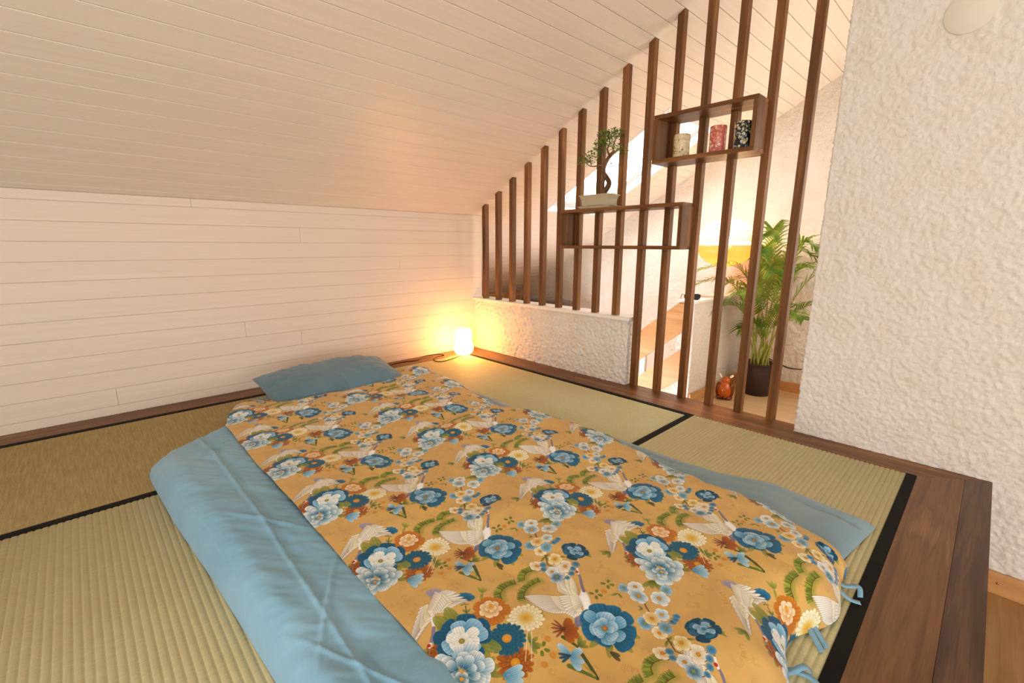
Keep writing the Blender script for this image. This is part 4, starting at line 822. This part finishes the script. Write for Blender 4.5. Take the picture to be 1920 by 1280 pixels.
V, F = tubeg(smoothp([(2.046, -1.50, -.12), (2.045, -1.60, -.150), (2.045, -1.706, -.186), (2.045, -1.765, -.203), (2.045, -1.864, -.195), (2.045, -2.05, -.165), (2.045, -2.3, -.15)], 6), .0045, 6)
tag(mk('wall_cable', V, F, plain('black cable', '1d1a18', .5), None, True), 'black cable drooping along the plaster wall beside the palm pot', 'cable')

# ------------------------------------------------------------------ sunglasses on the half wall
gl = empty('sunglasses', (1.16, -1.30, .408)); tag(gl, 'dark sunglasses lying on the cap of the white half wall', 'sunglasses'); blk = plain('black acetate', '1a1411', .12, .6)
dv = Vector((.62, -.78, 0)); nv = Vector((-.78, -.62, 0)); pts = [gl.location+Vector((-.03, .035, 0)), gl.location+Vector((.02, -.028, 0))]; pts = [Vector((1.115, -1.262, 0)), Vector((1.150, -1.312, 0))]
for p in pts:
    V = [];n = 22
    for off in (0, .004):
        for k in range(n):
            a = 2*math.pi*k/n; u = .029*math.copysign(abs(math.cos(a))**.75, math.cos(a)); w = .024*math.copysign(abs(math.sin(a))**.75, math.sin(a)); u *= (1+.15*(w/.024)); V.append(p+dv*u+nv*off+Vector((0, 0, .4085+.025+w)))
    F = [list(range(n))[::-1], list(range(n, 2*n))]+[[i, (i+1) % n, (i+1) % n+n, i+n] for i in range(n)]; mk('lens', V, F, blk, gl)
m0 = (pts[0]+pts[1])/2; V, F = tubeg([m0-dv*.006+Vector((0, 0, .448)), m0+dv*.006+Vector((0, 0, .448))], .003, 6); mk('bridge', V, F, blk, gl)
for p, s_ in ((pts[0], -1), (pts[1], 1)):
    q = p+dv*s_*.029+Vector((0, 0, .448)); V, F = tubeg([q, q-nv*.07, q-nv*.11+Vector((0, 0, -.036))], .0025, 6); mk('temple', V, F, blk, gl)
fix(gl)
# ------------------------------------------------------------------ orange animal figurine
fg = empty('animal_figurine', (1.43, -1.485, ZF)); tag(fg, 'glossy orange brown animal figurine with white ears seen from behind on the landing', 'figurine')
org = plain('glossy orange glaze', 'b4520c', .18, .6); dko = plain('dark brown glaze', '6b2a08', .25, .6)
def bodyf(p):
    z = p[2]; w = 1-.30*max(z, 0)**1.2+.02*min(z, 0); return [p[0]*w, p[1]*w, math.copysign(abs(z)**.85, z)]
V, F = ell((0, 0, .078), (.050, .052, .078), 28, 18, bodyf); mk('body', V, F, org, fg, True)
V, F = ell((.012, 0, .155), (.036, .034, .034), 22, 14); mk('head', V, F, org, fg, True)
AX = Vector((.28, -.96, 0)).normalized()
for s_ in (1, -1):
    c = AX*s_*.047; V, F = ell((c.x, c.y, .080), (.022, .022, .062), 16, 12); mk('arm', V, F, dko, fg, True)
    c = AX*s_*.035; V, F = ell((c.x, c.y, .018), (.040, .026, .018), 16, 10); mk('foot', V, F, dko, fg, True)
    e = mk('ear', *ell((0, 0, 0), (.006, .011, .022), 14, 10), plain('white ear', 'f3e6d6', .4), fg, True); e.location = AX*s_*.042+Vector((0, 0, .196)); e.rotation_euler = (s_*.85, 0, -.29)
V, F = ell((-.050, -.012, .022), (.010, .012, .011), 12, 8); mk('tail', V, F, plain('dark tail', '1c0d06', .4), fg, True)
# ------------------------------------------------------------------ dark bolster on the storage ledge
def bolf(p): return [math.copysign(abs(p[0])**.5, p[0]), math.copysign(abs(p[1])**.35, p[1]), math.copysign(abs(p[2])**.5, p[2])]
V, F = ell((1.70, .72, .145), (.14, .36, .0648), 28, 16, bolf); tag(mk('bolster', V, F, cloth('dark taupe cloth', '54443a', '5f4e42'), None, True), 'dark taupe bolster lying on the wooden ledge behind the low wall', 'cushion')
